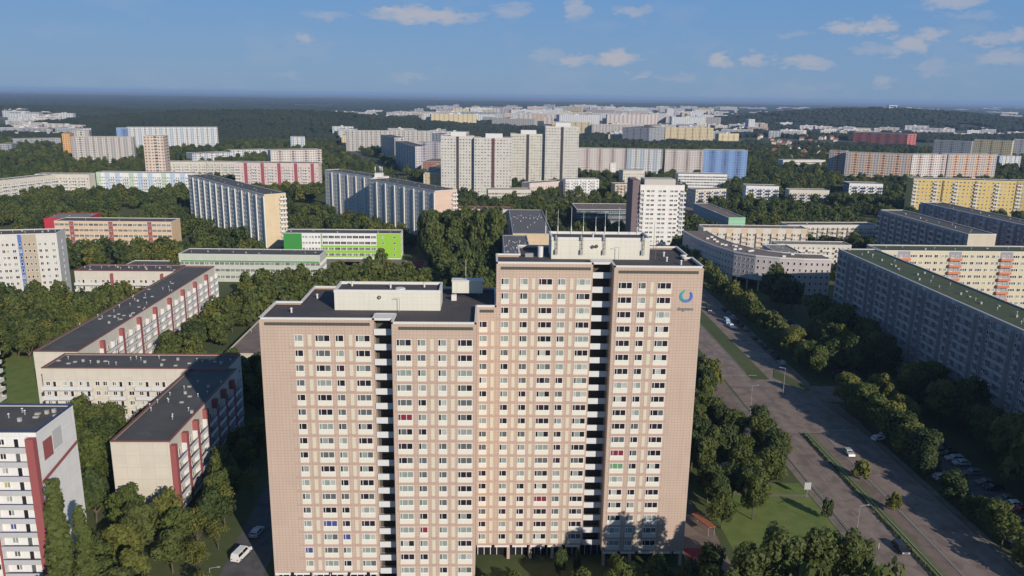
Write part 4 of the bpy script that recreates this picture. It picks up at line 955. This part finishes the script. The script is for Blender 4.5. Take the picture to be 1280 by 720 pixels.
# filling of the middle distance
ROADS = [((-55, 90), (-46, 140), 9), ((84, 60), (84, 470), 8), ((101, 60), (101, 470), 9), ((93, 470), (102, 520), 16), ((102, 520), (220, 800), 16), ((220, 800), (285, 940), 18), ((-253, 1400), (-152, 1070), 12), ((-152, 1070), (-100, 900), 10), ((-100, 900), (-72, 798), 10), ((-72, 798), (-36, 708), 10)]
def onroad(x, y):
    for (ax, ay), (bx, by), w in ROADS:
        d = Vector((bx-ax, by-ay)); t = max(0, min(1, ((x-ax)*d.x+(y-ay)*d.y)/d.length_squared))
        if math.hypot(x-ax-d.x*t, y-ay-d.y*t) < w: return True
    return False
y = 392
while y < 1500:
    sp = 9 if y < 620 else 10.5 if y < 900 else 13
    x = -y*.78
    while x < y*.78:
        px = x+tr_.uniform(-.4, .4)*sp; py = y+tr_.uniform(-.4, .4)*sp; x += sp
        if not seen(px, py, 8, 30) or inside(px, py, 5) or onroad(px, py): continue
        if py < 392 or (-92 < px < -28 and py < 446) or (-262 < px < -60 and py < 476) or (-44 < px < 8 and py < 490): continue
        if noise.noise(Vector((px/55, py/55, 1.7))) > .30: continue
        if 108 < px < 182 and py < 470: continue
        b_ = 'woods' ; tree(px, py, tr_.uniform(3.8, 6), tr_.uniform(7, 12.5), tr_.choices('gyd', (50, 9, 41))[0], None, 'w')
    y += sp*.92
# rank by apparent size; individuals for the largest, the rest is woodland
def score(t): return t[2]*t[3]/((t[0]**2+t[1]**2))*(1 if seen(t[0], t[1], t[3]*.8, 10) else .05)+(9 if t[6] != 'w' else 0)
TREES.sort(key=lambda t: -score(t)); IND = TREES[:290]; WOOD = TREES[290:]
def region(x, y):
    if x < -190: return 'dark tree of the wood between the peach school and the winding row', 'wood behind the peach school'
    if x < -60: return 'tree of the grove between the sunlit cream ended slab and the lime green school', 'grove behind the lime green school'
    if x < 60: return 'tree of the woods before the central pale high-rises', 'woods before the central high-rises'
    return 'tree of the woods beyond the boulevard right of the white high-rise', 'woods right of the white high-rise'
KN = {'g': 'broadleaf_tree', 'y': 'broadleaf_tree', 'd': 'broadleaf_tree', 'p': 'poplar_tree', 'c': 'conifer_tree', 'r': 'broadleaf_tree', 's': 'broadleaf_tree', 't': 'broadleaf_tree', 'b': 'broadleaf_tree'}
for x, y, r, h, k, lab, grp in IND:
    if grp == 'w': lab, grp = region(x, y)
    o = link(KN[k], None); tag(o, lab, 'poplar' if k == 'p' else 'tree', grp); o.matrix_basis = Matrix.Translation((x, y, 0)) @ Matrix.Rotation(tr_.uniform(0, 6.28), 4, 'Z')
    src = NEARC if math.hypot(x, y) < 330 else MIDC; low = .06 if k in 'pcb' else .2
    c = link('crown', tr_.choice(src[k]), o, Matrix.Translation((0, 0, h*low)) @ Matrix.Diagonal((r*(1.6 if k == 'p' else 1.06), r*(1.6 if k == 'p' else 1.0), h*(1-low)*1.02, 1)))
    link('trunk', tr_.choice(TRK), o, Matrix.Diagonal((r*1.15, r*1.15, h, 1)))
# woodland: everything too small or too many to count, instanced on points
def stuff_trees(name, label, pts, protos, mats_extra=None):
    me = bpy.data.meshes.new(name); me.from_pydata([(p[0], p[1], p[6] if len(p) > 7 else 0) for p in pts], [], [])
    a = me.attributes.new('sc', 'FLOAT_VECTOR', 'POINT'); a.data.foreach_set('vector', [c for p in pts for c in (p[2], p[2], p[3])])
    a = me.attributes.new('rot', 'FLOAT_VECTOR', 'POINT'); a.data.foreach_set('vector', [c for p in pts for c in (0, 0, tr_.uniform(0, 6.28))])
    a = me.attributes.new('pick', 'INT', 'POINT'); a.data.foreach_set('value', [p[4] for p in pts])
    o = link(name, me); tag(o, label, 'woodland', None, 'stuff')
    ng = bpy.data.node_groups.new(name, 'GeometryNodeTree'); ng.interface.new_socket('Geometry', in_out='INPUT', socket_type='NodeSocketGeometry'); ng.interface.new_socket('Geometry', in_out='OUTPUT', socket_type='NodeSocketGeometry')
    gi = ng.nodes.new('NodeGroupInput'); go = ng.nodes.new('NodeGroupOutput'); ip = ng.nodes.new('GeometryNodeInstanceOnPoints'); jg = ng.nodes.new('GeometryNodeGeometryToInstance')
    for ob in reversed(protos):
        oi = ng.nodes.new('GeometryNodeObjectInfo'); oi.inputs[0].default_value = ob; oi.transform_space = 'ORIGINAL'; oi.inputs[1].default_value = False
        ng.links.new(oi.outputs['Geometry'], jg.inputs[0])
    def attr(n, t):
        q = ng.nodes.new('GeometryNodeInputNamedAttribute'); q.data_type = t; q.inputs[0].default_value = n; return q.outputs[0]
    ng.links.new(gi.outputs[0], ip.inputs['Points']); ng.links.new(jg.outputs[0], ip.inputs['Instance']); ip.inputs['Pick Instance'].default_value = True
    ng.links.new(attr('pick', 'INT'), ip.inputs['Instance Index'])
    er = ng.nodes.new('FunctionNodeEulerToRotation'); ng.links.new(attr('rot', 'FLOAT_VECTOR'), er.inputs[0]); ng.links.new(er.outputs[0], ip.inputs['Rotation'])
    ng.links.new(attr('sc', 'FLOAT_VECTOR'), ip.inputs['Scale']); ng.links.new(ip.outputs[0], go.inputs[0])
    md = o.modifiers.new('scatter', 'NODES'); md.node_group = ng; return o
def first(mesh):
    for o in bpy.data.objects:
        if o.name.startswith('crown') and o.data == mesh: return o
PR = [q for q in (first(me) for me in (MIDC['g']+MIDC['d']+MIDC['y'])) if q]
kidx = {'g': [i for i, o in enumerate(PR) if o.data in MIDC['g']], 'd': [i for i, o in enumerate(PR) if o.data in MIDC['d']], 'y': [i for i, o in enumerate(PR) if o.data in MIDC['y']]}
kidx = {k: (v or [0]) for k, v in kidx.items()}
pts = [(x, y, r*1.05, h*.98, tr_.choice(kidx.get(k, kidx['g'])), 0, h*.05, 0) for x, y, r, h, k, l_, g_ in WOOD]
stuff_trees('woodland', 'countless green trees filling the ground between the housing blocks', pts, PR)
print('trees', len(TREES), 'protos', len(PR))
# distant forest: clumps of canopy, 45 m patches on the plain and the hills
def hill_h(x, y):
    h = 0
    for cx, cy, rx, ry, hh in ((1500, 3050, 800, 520, 56), (-560, 2050, 620, 330, 38), (-1900, 3000, 1100, 500, 20)):
        d = ((x-cx)/rx)**2+((y-cy)/ry)**2
        if d < 1: h += hh*(1-d)**1.5
    return h
mb = MB()
for cx, cy, rx, ry in ((1500, 3050, 900, 520), (-560, 2050, 620, 330), (-1900, 3000, 1100, 500)):
    n = 28
    for i in range(n):
        for j in range(n):
            P = [(cx+rx*(2*(i+a)/n-1), cy+ry*(2*(j+b)/n-1)) for a, b in ((0, 0), (1, 0), (1, 1), (0, 1))]; Hh = [hill_h(*q) for q in P]
            if max(Hh) > 0: mb.face([(P[k][0], P[k][1], Hh[k]+.05) for k in range(4)], GRASS)
struct('hills', mb)
fr = random.Random(21)
def clump(seed):
    rr = random.Random(seed); V = []; F = []
    import bmesh
    bm = bmesh.new(); bmesh.ops.create_icosphere(bm, subdivisions=2, radius=1); base = [v.co.copy() for v in bm.verts]; bf = [tuple(v.index for v in f.verts) for f in bm.faces]; bm.free()
    for k in range(16):
        cx, cy = rr.uniform(-.9, .9), rr.uniform(-.9, .9); r = rr.uniform(.2, .34); h = rr.uniform(.6, 1.0); b = len(V)
        for v in base:
            q = 1+.28*noise.noise(v*2.3+Vector((k*3.1, seed, 0))); V.append((cx+v.x*r*q, cy+v.y*r*q, max(0, h*.55+v.z*h*.5*q)))
        F += [tuple(i+b for i in f) for f in bf]
    me = bpy.data.meshes.new('forest_clump'); me.from_pydata(V, [], F); me.materials.append(FARLEAF); me.update(); return me
m, nt, p = newmat('far forest canopy')
gm = N(nt, 'ShaderNodeNewGeometry'); f1 = noi(nt, .006, 4, vec=gm.outputs['Position']); f2 = noi(nt, .09, 3, vec=gm.outputs['Position'])
x = mixc(nt, ramp(nt, f1, .4, .6), (.012, .024, .012), (.026, .036, .016)); x = mixc(nt, mth(nt, 'MULTIPLY', f2, .6), x, (.014, .024, .012))
nt.links.new(x, p.inputs['Base Color']); p.inputs['Roughness'].default_value = .95; FARLEAF = m
cl = [link('forest_edge', clump(i)) for i in range(3)]
for i, o in enumerate(cl):
    q = G((100, 420, 1010)[i], (160, 158, 170)[i]); o.matrix_basis = Matrix.Translation((q.x, q.y, 0)) @ Matrix.Diagonal((22, 22, 13, 1)); tag(o, 'far-off patch of dark forest canopy on the plain', 'forest', None, 'stuff')
pts = []; y = 1450
while y < 12000:
    sp = 23*(y/1500)**.8; x = -y*.76
    while x < y*.76:
        px = x+fr.uniform(-.4, .4)*sp; py = y+fr.uniform(-.4, .4)*sp; x += sp
        if inside(px, py, 14): continue
        f = noise.noise(Vector((px/900, py/380, 3))) + .35*noise.noise(Vector((px/160, py/140, 8)))
        hh = hill_h(px, py)
        if f > ((.16 if px < 0 else .03) if py < 3200 else .02) and hh < 3: continue
        if onroad(px, py): continue
        s = sp*.62*fr.uniform(.85, 1.25); pts.append((px, py, s, fr.uniform(10, 15), fr.randrange(3), 0, hh-1, 0))
    y += sp*.9
stuff_trees('forest', 'dark far-off forest reaching to the horizon', pts, cl)
print('forest', len(pts))

# ================================================================== cars and street furniture
def car_mesh(kind):
    "profile swept across the width, cabin narrower than the hull; returns part builders"
    if kind == 'van': prof = [(-2.5, .35), (-2.5, 1.0), (-2.42, 1.95), (-2.2, 2.05), (.9, 2.05), (1.5, 1.35), (2.4, 1.05), (2.5, .4)]; gl = [(-2.44, 1.2), (-2.35, 1.85), (.85, 1.9), (1.42, 1.3)]; W = .95
    elif kind == 'estate': prof = [(-2.3, .35), (-2.35, .85), (-2.2, .95), (-1.95, 1.45), (.3, 1.48), (1.05, .98), (2.1, .82), (2.28, .35)]; gl = [(-2.15, .96), (-1.93, 1.38), (.28, 1.40), (.98, .98)]; W = .88
    else: prof = [(-2.1, .35), (-2.15, .85), (-1.95, .98), (-1.35, 1.42), (.2, 1.45), (.95, .98), (1.9, .82), (2.1, .35)]; gl = [(-1.88, .97), (-1.33, 1.35), (.18, 1.38), (.9, .98)]; W = .87
    return prof, gl, W
def sweep(prof, W, mat, inset=.0, zn=1.0):
    mb = MB(); n = len(prof)
    def w(z): return W-(max(0, z-.9)*.22)-inset
    for i in range(n):
        (x1, z1), (x2, z2) = prof[i], prof[(i+1) % n]; mb.face([(x1, -w(z1), z1), (x2, -w(z2), z2), (x2, w(z2), z2), (x1, w(z1), z1)], mat)
    mb.face([(x, -w(z), z) for x, z in prof], mat); mb.face([(x, w(z), z) for x, z in reversed(prof)], mat); return mb
TYRE = plain('tyre rubber', (.02, .02, .02), .8); CG = glassm('car glass', (.015, .018, .022), .08); LAMP = plain('headlamp glass', (.7, .7, .68), .2); TAIL = plain('tail lamp', (.35, .02, .02), .3)
def paint(n, c):
    m, nt, p = newmat('car paint '+n); p.inputs['Base Color'].default_value = (*c, 1); p.inputs['Roughness'].default_value = .3; p.inputs['Coat Weight'].default_value = .5; p.inputs['Coat Roughness'].default_value = .08; return m
PNT = {'white': paint('white', (.75, .75, .75)), 'silver': paint('silver', (.42, .43, .45)), 'grey': paint('grey', (.14, .145, .155)), 'black': paint('black', (.02, .02, .023)), 'blue': paint('blue', (.03, .08, .26)), 'red': paint('red', (.30, .02, .03)), 'dark green': paint('green', (.02, .07, .04)), 'pale blue': paint('pale blue', (.28, .40, .52)), 'beige': paint('beige', (.4, .34, .25))}
_cars = {}
def car_parts(kind, colr):
    if (kind, colr) in _cars: return _cars[(kind, colr)]
    prof, gl, W = car_mesh(kind); pm = PNT[colr]; out = []
    body = sweep(prof, W, pm); out.append(('body', body.mesh('body'), None))
    g = MB(); (x0, z0), (x1, z1), (x2, z2), (x3, z3) = gl
    w = lambda z: W-(max(0, z-.9)*.22)+.012
    for s in (-1, 1):
        xm = (x0+x3)/2-.1; xt = (x1+x2)/2
        g.face([(x0+.25, s*w(z0), z0+.02), (xm-.04, s*w(z0), z0+.02), (xt-.04, s*w(z1), z1), (x1+.12, s*w(z1), z1)], CG); g.face([(xm+.04, s*w(z0), z0+.02), (x3-.2, s*w(z3), z3+.02), (x2-.08, s*w(z2), z2), (xt+.04, s*w(z2), z2)], CG)
    W1 = W-.16
    g.face([(x3+.03, -W1, z3+.04), (x3+.03, W1, z3+.04), (x2+.05, W1-.08, z2+.02), (x2+.05, -W1+.08, z2+.02)], CG)
    g.face([(x0-.03, -W1, z0+.06), (x0-.03, W1, z0+.06), (x1-.05, W1-.08, z1+.02), (x1-.05, -W1+.08, z1+.02)], CG)
    out.append(('windows', g.mesh('windows'), None))
    wm = MB(); wm.cyl((0, -.11, 0), (0, .11, 0), .32, .32, TYRE, 12); wm.cyl((0, -.12, 0), (0, .12, 0), .17, .17, METAL, 8); wme = wm.mesh('wheel')
    for x in (prof[0][0]+.85, prof[-1][0]-.85):
        for y in (-W+.1, W-.1): out.append(('wheel', wme, Matrix.Translation((x, y, .32))))
    xf = prof[-2][0]+.03
    for y in (-W+.28, W-.28):
        l = MB(); l.box(xf-.12, y-.17, .6, xf+.08, y+.17, .76, LAMP); out.append(('headlight', l.mesh('headlight'), None))
        l = MB(); l.box(prof[1][0]-.04, y-.14, .72, prof[1][0]+.1, y+.14, .9, TAIL); out.append(('tail_light', l.mesh('tail_light'), None))
    _cars[(kind, colr)] = out; return out
def car(x, y, ang, kind, colr, lab, grp=None):
    o = link('van' if kind == 'van' else 'car', None); tag(o, lab, 'van' if kind == 'van' else 'car', grp); o.matrix_basis = Matrix.Translation((x, y, .04)) @ Matrix.Rotation(ang, 4, 'Z')
    for n, me, M in car_parts(kind, colr): link(n, me, o, M)
cr = random.Random(33); KS = ['hatch', 'hatch', 'estate', 'estate', 'van']
def lot(x, ys, ang, lab, grp, colors, miss=.15):
    for y in ys:
        if cr.random() < miss: continue
        c = cr.choice(colors); k = cr.choice(KS[:4]); car(x+cr.uniform(-.3, .3), y, ang+cr.uniform(-.04, .04), k, c, '%s car %s' % (c, lab), '%s cars %s' % (c, grp))
ALLC = ['white', 'silver', 'silver', 'grey', 'grey', 'black', 'black', 'blue', 'red', 'dark green', 'pale blue']
lot(114.8, [122+2.7*k+1.35 for k in range(24)], 0, 'parked in the left bay row of the lot beside the tree row', 'left bay row', ['white', 'silver', 'grey', 'black', 'white', 'silver'], .2)
lot(123.9, [122+2.7*k+1.35 for k in range(38)], math.pi, 'parked in the right bay row of the lot under the shaded slab', 'right bay row', ALLC, .2)
lot(121.6, [252+2.7*k for k in range(36)], 0, 'parked in the upper lot behind the olive avenue trees', 'upper lot left row', ALLC, .25)
lot(127.0, [262+2.7*k for k in range(30)], math.pi, 'parked in the far row of the upper lot', 'upper lot right row', ALLC, .35)
lot(69.3, [197.5, 200.2, 202.9, 205.6, 208.3, 211, 213.7], 0, 'in the small car park hidden by trees right of the high-rise', 'small car park by the high-rise', ['red', 'grey', 'silver', 'white', 'black'], .1)
for i, (y, c) in enumerate(zip(range(268, 345, 6), ['silver', 'black', 'grey', 'black', 'grey', 'black', 'white', 'grey', 'black', 'black', 'silver', 'grey', 'black'])):
    if c != 'white': car(105.4, y, R(90)+cr.uniform(-.02, .02), cr.choice(KS[:4]), c, '%s car parked at the right kerb of the upper boulevard' % c, '%s cars at the right kerb of the boulevard' % c)
car(101.0, 321, R(-88), 'van', 'pale blue', 'pale blue van driving down the upper boulevard'); car(100.9, 314, R(-88), 'estate', 'white', 'white car close behind the pale blue van on the boulevard')
car(98.6, 340.5, R(-90), 'estate', 'black', 'black car at the top of the visible boulevard beside the high-rise corner')
car(97.0, 194.3, R(-90), 'hatch', 'silver', 'silver car driving alone on the dark carriageway near the junction')
car(87.6, 148, R(-90), 'estate', 'black', 'black car with white headlamps driving beside the green strip at the bottom')
car(75.6, 254.5, R(8), 'van', 'white', 'white van standing alone on the lay-by right of the high-rise')
car(-49.9, 146.2, R(75), 'van', 'white', 'white van parked at the left kerb of the narrow street at lower left')
car(-46.8, 163.5, R(80), 'hatch', 'silver', 'silver car half hidden by the left wall of the high-rise, farther one'); car(-49.2, 154.8, R(80), 'hatch', 'silver', 'silver car in the shade behind the white van, nearer one')
for x, y, c in ((109.6, 203.5, 'white'), (112.6, 205.5, 'white'), (118.8, 222, 'silver'), (62, 186, 'white'), (52, 190, 'silver')): car(x, y, R(20), 'hatch', c, '%s car glimpsed through the tree crowns' % c, '%s cars glimpsed through crowns' % c)
# long pale blue box van at the near end of the parking lot
o = link('box_van', None); tag(o, 'long pale blue box van parked at the near end of the left bay row', 'box van'); o.matrix_basis = Matrix.Translation((116, 147.6, 0)) @ Matrix.Rotation(R(3), 4, 'Z')
a = MB(); a.box(-4, -1.15, .9, 2, 1.15, 3.1, PNT['pale blue']); link('cargo_box', a.mesh('box'), o)
a = MB(); pr2 = [(2.05, .5), (2.05, 2.4), (3.0, 2.4), (3.6, 1.5), (4.1, 1.3), (4.15, .5)]
for i in range(6):
    (x1, z1), (x2, z2) = pr2[i], pr2[(i+1) % 6]; a.face([(x1, -1.05, z1), (x2, -1.05, z2), (x2, 1.05, z2), (x1, 1.05, z1)], CG if i == 2 else PNT['white'])
for s in (-1.05, 1.05): a.face([(x, s, z) for x, z in pr2], PNT['white'])
link('cab', a.mesh('cab'), o)
a = MB(); a.box(-4, -.6, .5, 2.1, .6, .88, METAL); link('chassis', a.mesh('chassis'), o)
for x in (-2.8, 3):
    for y in (-1, 1): a = MB(); a.cyl((x, y-.13, .42), (x, y+.13, .42), .42, .42, TYRE, 14); link('wheel', a.mesh('wheel'), o)
# street lamps
def lamp(x, y, ang, h=9, lab='', grp=None):
    o = link('street_lamp', None); tag(o, lab, 'street lamp', grp); o.matrix_basis = Matrix.Translation((x, y, 0)) @ Matrix.Rotation(ang, 4, 'Z')
    a = MB(); a.cyl((0, 0, 0), (0, 0, h), .09, .05, METAL, 8); link('pole', a.mesh('pole'), o)
    a = MB(); a.cyl((0, 0, h-.05), (1.6, 0, h+.25), .05, .04, METAL, 6); link('arm', a.mesh('arm'), o)
    a = MB(); a.box(1.4, -.12, h+.2, 2.0, .12, h+.32, METAL); link('lamp_head', a.mesh('lamp_head'), o)
lamp(79.0, 150.5, 0, 9, 'pale tall street lamp on the lawn edge beside the sunlit carriageway')
for y in (222, 300): lamp(79 if y != 222 else 79.2, y, 0, 9, 'street lamp along the left edge of the boulevard', 'lamps on the left road edge')
for y in (238,): lamp(95, y, math.pi, 9, 'street lamp standing in the junction', 'lamps in the junction')
lamp(-51.5, 133, 0, 6, 'short lamp beside the narrow street at lower left'); lamp(-163, 250, 0, 7, 'thin lamp standing on the left lawn'); lamp(-58.5, 418, 0, 9, 'white lamp standing on the green sports court')
# flag poles
for i in range(7):
    o = link('flag_pole', None) if 0 else None
# notice board, bollard group, sign, play roof
o = link('notice_board', None); tag(o, 'pale grey grid patterned board on a post at the lawn corner', 'sign'); o.matrix_basis = Matrix.Translation((76.3, 170.6, 0))
a = MB(); a.cyl((0, 0, 0), (0, 0, 2.2), .06, .06, METAL, 6); link('post', a.mesh('post'), o)
a = MB(); a.box(-.8, -.05, 2.2, .8, .05, 4.0, wallm('board grid', (.45, .46, .47), .4, .45, .05, .5)); link('board', a.mesh('board'), o)
for i, (x, y) in enumerate(((82.3, 149.2), (83.2, 148.7))):
    o = link('traffic_cone', None); tag(o, ['small red and white marker post at the road edge', 'small pale marker post next to the red and white one'][i], 'marker post'); o.matrix_basis = Matrix.Translation((x, y, 0))
    a = MB(); a.cyl((0, 0, .05), (0, 0, 1.3), .09, .05, [REDP, CAP][i], 8); link('post', a.mesh('post'), o); a = MB(); a.box(-.25, -.25, 0, .25, .25, .06, DARKV); link('foot', a.mesh('foot'), o)
OB = plain('orange brown cover', (.30, .10, .05), .7)
o = link('slide_cover', None); tag(o, 'orange tarpaulin canopy on the paving right of the high-rise foot', 'canopy'); o.matrix_basis = Matrix.Translation((47.6, 156.5, 0)) @ Matrix.Rotation(R(-68), 4, 'Z')
a = MB(); a.prism([(-3.2, -.9), (3.2, -.9), (3.2, .9), (-3.2, .9)], 2.2, 2.35, OB); link('cover', a.mesh('cover'), o)
for x in (-3, 3):
    for y in (-.8, .8): a = MB(); a.cyl((x, y, 0), (x, y, 2.2), .05, .05, METAL, 6); link('leg', a.mesh('leg'), o)
sheet('red_play_surface', [rect(41.5, 45.5, 143, 149)], .045, plain('red rubber ground', (.22, .03, .035)))
# hill top platform and mobile masts
o = link('lookout_platform', None); tag(o, 'pale lookout platform on top of the wooded hill at right', 'lookout'); o.matrix_basis = Matrix.Translation((1520, 3040, 54))
a = MB(); a.box(-16, -8, 12, 16, 8, 14, CAP); a.box(-16, -8, 20, 16, 8, 22, CAP); link('deck', a.mesh('deck'), o)
for x in (-14, 14): a = MB(); a.box(x-1, -6, 0, x+1, 6, 20, CAP); link('pier', a.mesh('pier'), o)
o = link('roof_antenna', None); tag(o, 'cluster of white mobile phone antennas standing on the long grey slab roof', 'antenna'); q = G(467, 222, 33); o.matrix_basis = Matrix.Translation((q.x+3, q.y+8, 32.6))
a = MB(); a.box(-3, -3, 0, 3, 3, 3, CAP); link('cabin', a.mesh('cabin'), o)
for x, y in ((-2.5, -2), (0, 2), (2.5, -2), (1, 0)): a = MB(); a.cyl((x, y, 3), (x, y, 8), .12, .08, CAP, 6); a.box(x-.3, y-.3, 5, x+.3, y-.15, 7.6, CAP); link('mast', a.mesh('mast'), o)

# ================================================================== light, sky, air
SUN = Vector((.514*math.cos(R(23.5)), -.857*math.cos(R(23.5)), math.sin(R(23.5)))).normalized()
EL = math.asin(SUN.z); AZ = math.atan2(SUN.x, SUN.y) % (2*math.pi)
ld = bpy.data.lights.new('sun', 'SUN'); ld.energy = SUN_E; ld.angle = R(.53); ld.color = (1, .89, .76)
lo = link('sun', ld); lo.matrix_basis = SUN.to_track_quat('Z', 'Y').to_matrix().to_4x4()
w = bpy.data.worlds.new('World'); sc.world = w; w.use_nodes = True; nt = w.node_tree; bg = nt.nodes['Background']
sk = N(nt, 'ShaderNodeTexSky', sky_type='NISHITA'); sk.sun_disc = False; sk.sun_elevation = EL; sk.sun_rotation = AZ; sk.altitude = 100; sk.dust_density = .6; sk.ozone_density = 2.2; sk.air_density = 1.0
geo = N(nt, 'ShaderNodeTexCoord'); dirv = geo.outputs['Generated']; s = N(nt, 'ShaderNodeSeparateXYZ'); nt.links.new(dirv, s.inputs[0])
az = mth(nt, 'MULTIPLY', mth(nt, 'ARCTAN2', s.outputs[0], s.outputs[1]), 57.2958); el = mth(nt, 'MULTIPLY', mth(nt, 'ARCSINE', s.outputs[2]), 57.2958)
def cnoise(scale, off):
    mp = N(nt, 'ShaderNodeMapping'); mp.inputs['Scale'].default_value = (1, 1, 2.4); mp.inputs['Location'].default_value = (off, 0, 0); nt.links.new(dirv, mp.inputs[0])
    return noi(nt, scale, 6, vec=mp.outputs[0], rough=.62)
n1 = cnoise(42, 0); n2 = cnoise(42, 7.3)
az2 = mth(nt, 'ADD', az, mth(nt, 'MULTIPLY', mth(nt, 'SUBTRACT', n1, .5), 3.6)); el2 = mth(nt, 'ADD', el, mth(nt, 'MULTIPLY', mth(nt, 'SUBTRACT', n2, .5), 1.7))
CL = [(530, 20, 72, 9, .8), (495, 14, 30, 7, .8), (378, 49, 13, 6, .6), (410, 19, 25, 6, .35), (640, 14, 26, 9, .45), (722, 10, 14, 14, .55), (790, 14, 26, 6, .5), (720, 74, 22, 8, .6), (770, 73, 27, 9, .8), (685, 70, 22, 10, .3),
      (800, 94, 18, 5, .4), (898, 75, 17, 9, .75), (945, 74, 15, 8, .6), (1008, 78, 32, 7, .6), (1060, 33, 22, 9, .7), (1102, 34, 17, 9, .7), (1133, 55, 24, 11, .75), (1165, 45, 15, 8, .6), (1090, 62, 26, 7, .35), (1192, 2, 36, 7, .6), (1240, 49, 26, 6, .5),
      (1272, 45, 18, 7, .6), (1248, 73, 28, 9, .5), (1102, 101, 14, 7, .4), (1165, 84, 12, 12, .3), (990, 42, 20, 5, .25), (510, 96, 30, 5, .25), (850, 98, 24, 5, .25), (360, 94, 16, 4, .2), (1010, 110, 40, 4, .15), (1215, 20, 30, 5, .25)]
acc = None
for px, py, rx, ry, op in CL:
    d = (_f*FOC+_r*(px-640)-_u*(py-360)).normalized(); a0 = math.degrees(math.atan2(d.x, d.y)); e0 = math.degrees(math.asin(d.z)); k = 57.3/FOC
    u = mth(nt, 'MULTIPLY', mth(nt, 'SUBTRACT', az2, a0), 1/(rx*k)); v = mth(nt, 'MULTIPLY', mth(nt, 'SUBTRACT', el2, e0), 1/(ry*k))
    q = mth(nt, 'ADD', mth(nt, 'MULTIPLY', u, u), mth(nt, 'MULTIPLY', v, v)); q = mth(nt, 'MULTIPLY', ramp(nt, q, 1.25, .15), op)
    acc = q if acc is None else mth(nt, 'MAXIMUM', acc, q)
wisp = mth(nt, 'MULTIPLY', ramp(nt, cnoise(9, 3.1), .52, .8), .22)
acc = mth(nt, 'MAXIMUM', mth(nt, 'MULTIPLY', acc, mth(nt, 'ADD', .55, mth(nt, 'MULTIPLY', n1, .8))), wisp)
skyc = N(nt, 'ShaderNodeMix', data_type='RGBA', blend_type='MULTIPLY'); skyc.inputs[0].default_value = 1; nt.links.new(sk.outputs[0], skyc.inputs[6]); skyc.inputs[7].default_value = (*SKYT, 1)
low = ramp(nt, el, 40, 12); lowc = mixc(nt, ramp(nt, el, 0, 9), SKYLOW, SKYHI)
nt.links.new(mixc(nt, acc, mixc(nt, mth(nt, 'ADD', .15, mth(nt, 'MULTIPLY', low, .7)), skyc.outputs[2], lowc), CLOUDC), bg.inputs[0]); bg.inputs[1].default_value = SKY_S
# air
mb = MB(); mb.box(-46000, -3000, -1, 46000, 61000, 103, METAL); hz = link('haze', mb.mesh('haze')); hz['kind'] = 'stuff'
m = bpy.data.materials.new('haze'); m.use_nodes = True; nt = m.node_tree; nt.nodes.clear(); pv = nt.nodes.new('ShaderNodeVolumePrincipled'); ou = nt.nodes.new('ShaderNodeOutputMaterial')
pv.inputs['Color'].default_value = (.45, .66, 1, 1); pv.inputs['Density'].default_value = HAZE; pv.inputs['Anisotropy'].default_value = .0; nt.links.new(pv.outputs[0], ou.inputs['Volume'])
hz.data.materials.clear(); hz.data.materials.append(m)
sc.render.engine = 'CYCLES'; sc.cycles.max_bounces = 6; sc.cycles.diffuse_bounces = 3; sc.cycles.glossy_bounces = 2; sc.cycles.transmission_bounces = 2; sc.cycles.volume_bounces = 0; sc.cycles.transparent_max_bounces = 4
sc.cycles.use_denoising = True; sc.cycles.caustics_reflective = False; sc.cycles.caustics_refractive = False
vs = sc.view_settings; vs.view_transform = 'Standard'; vs.look = 'None'; vs.exposure = EXPO; vs.gamma = 1; vs.use_curve_mapping = False
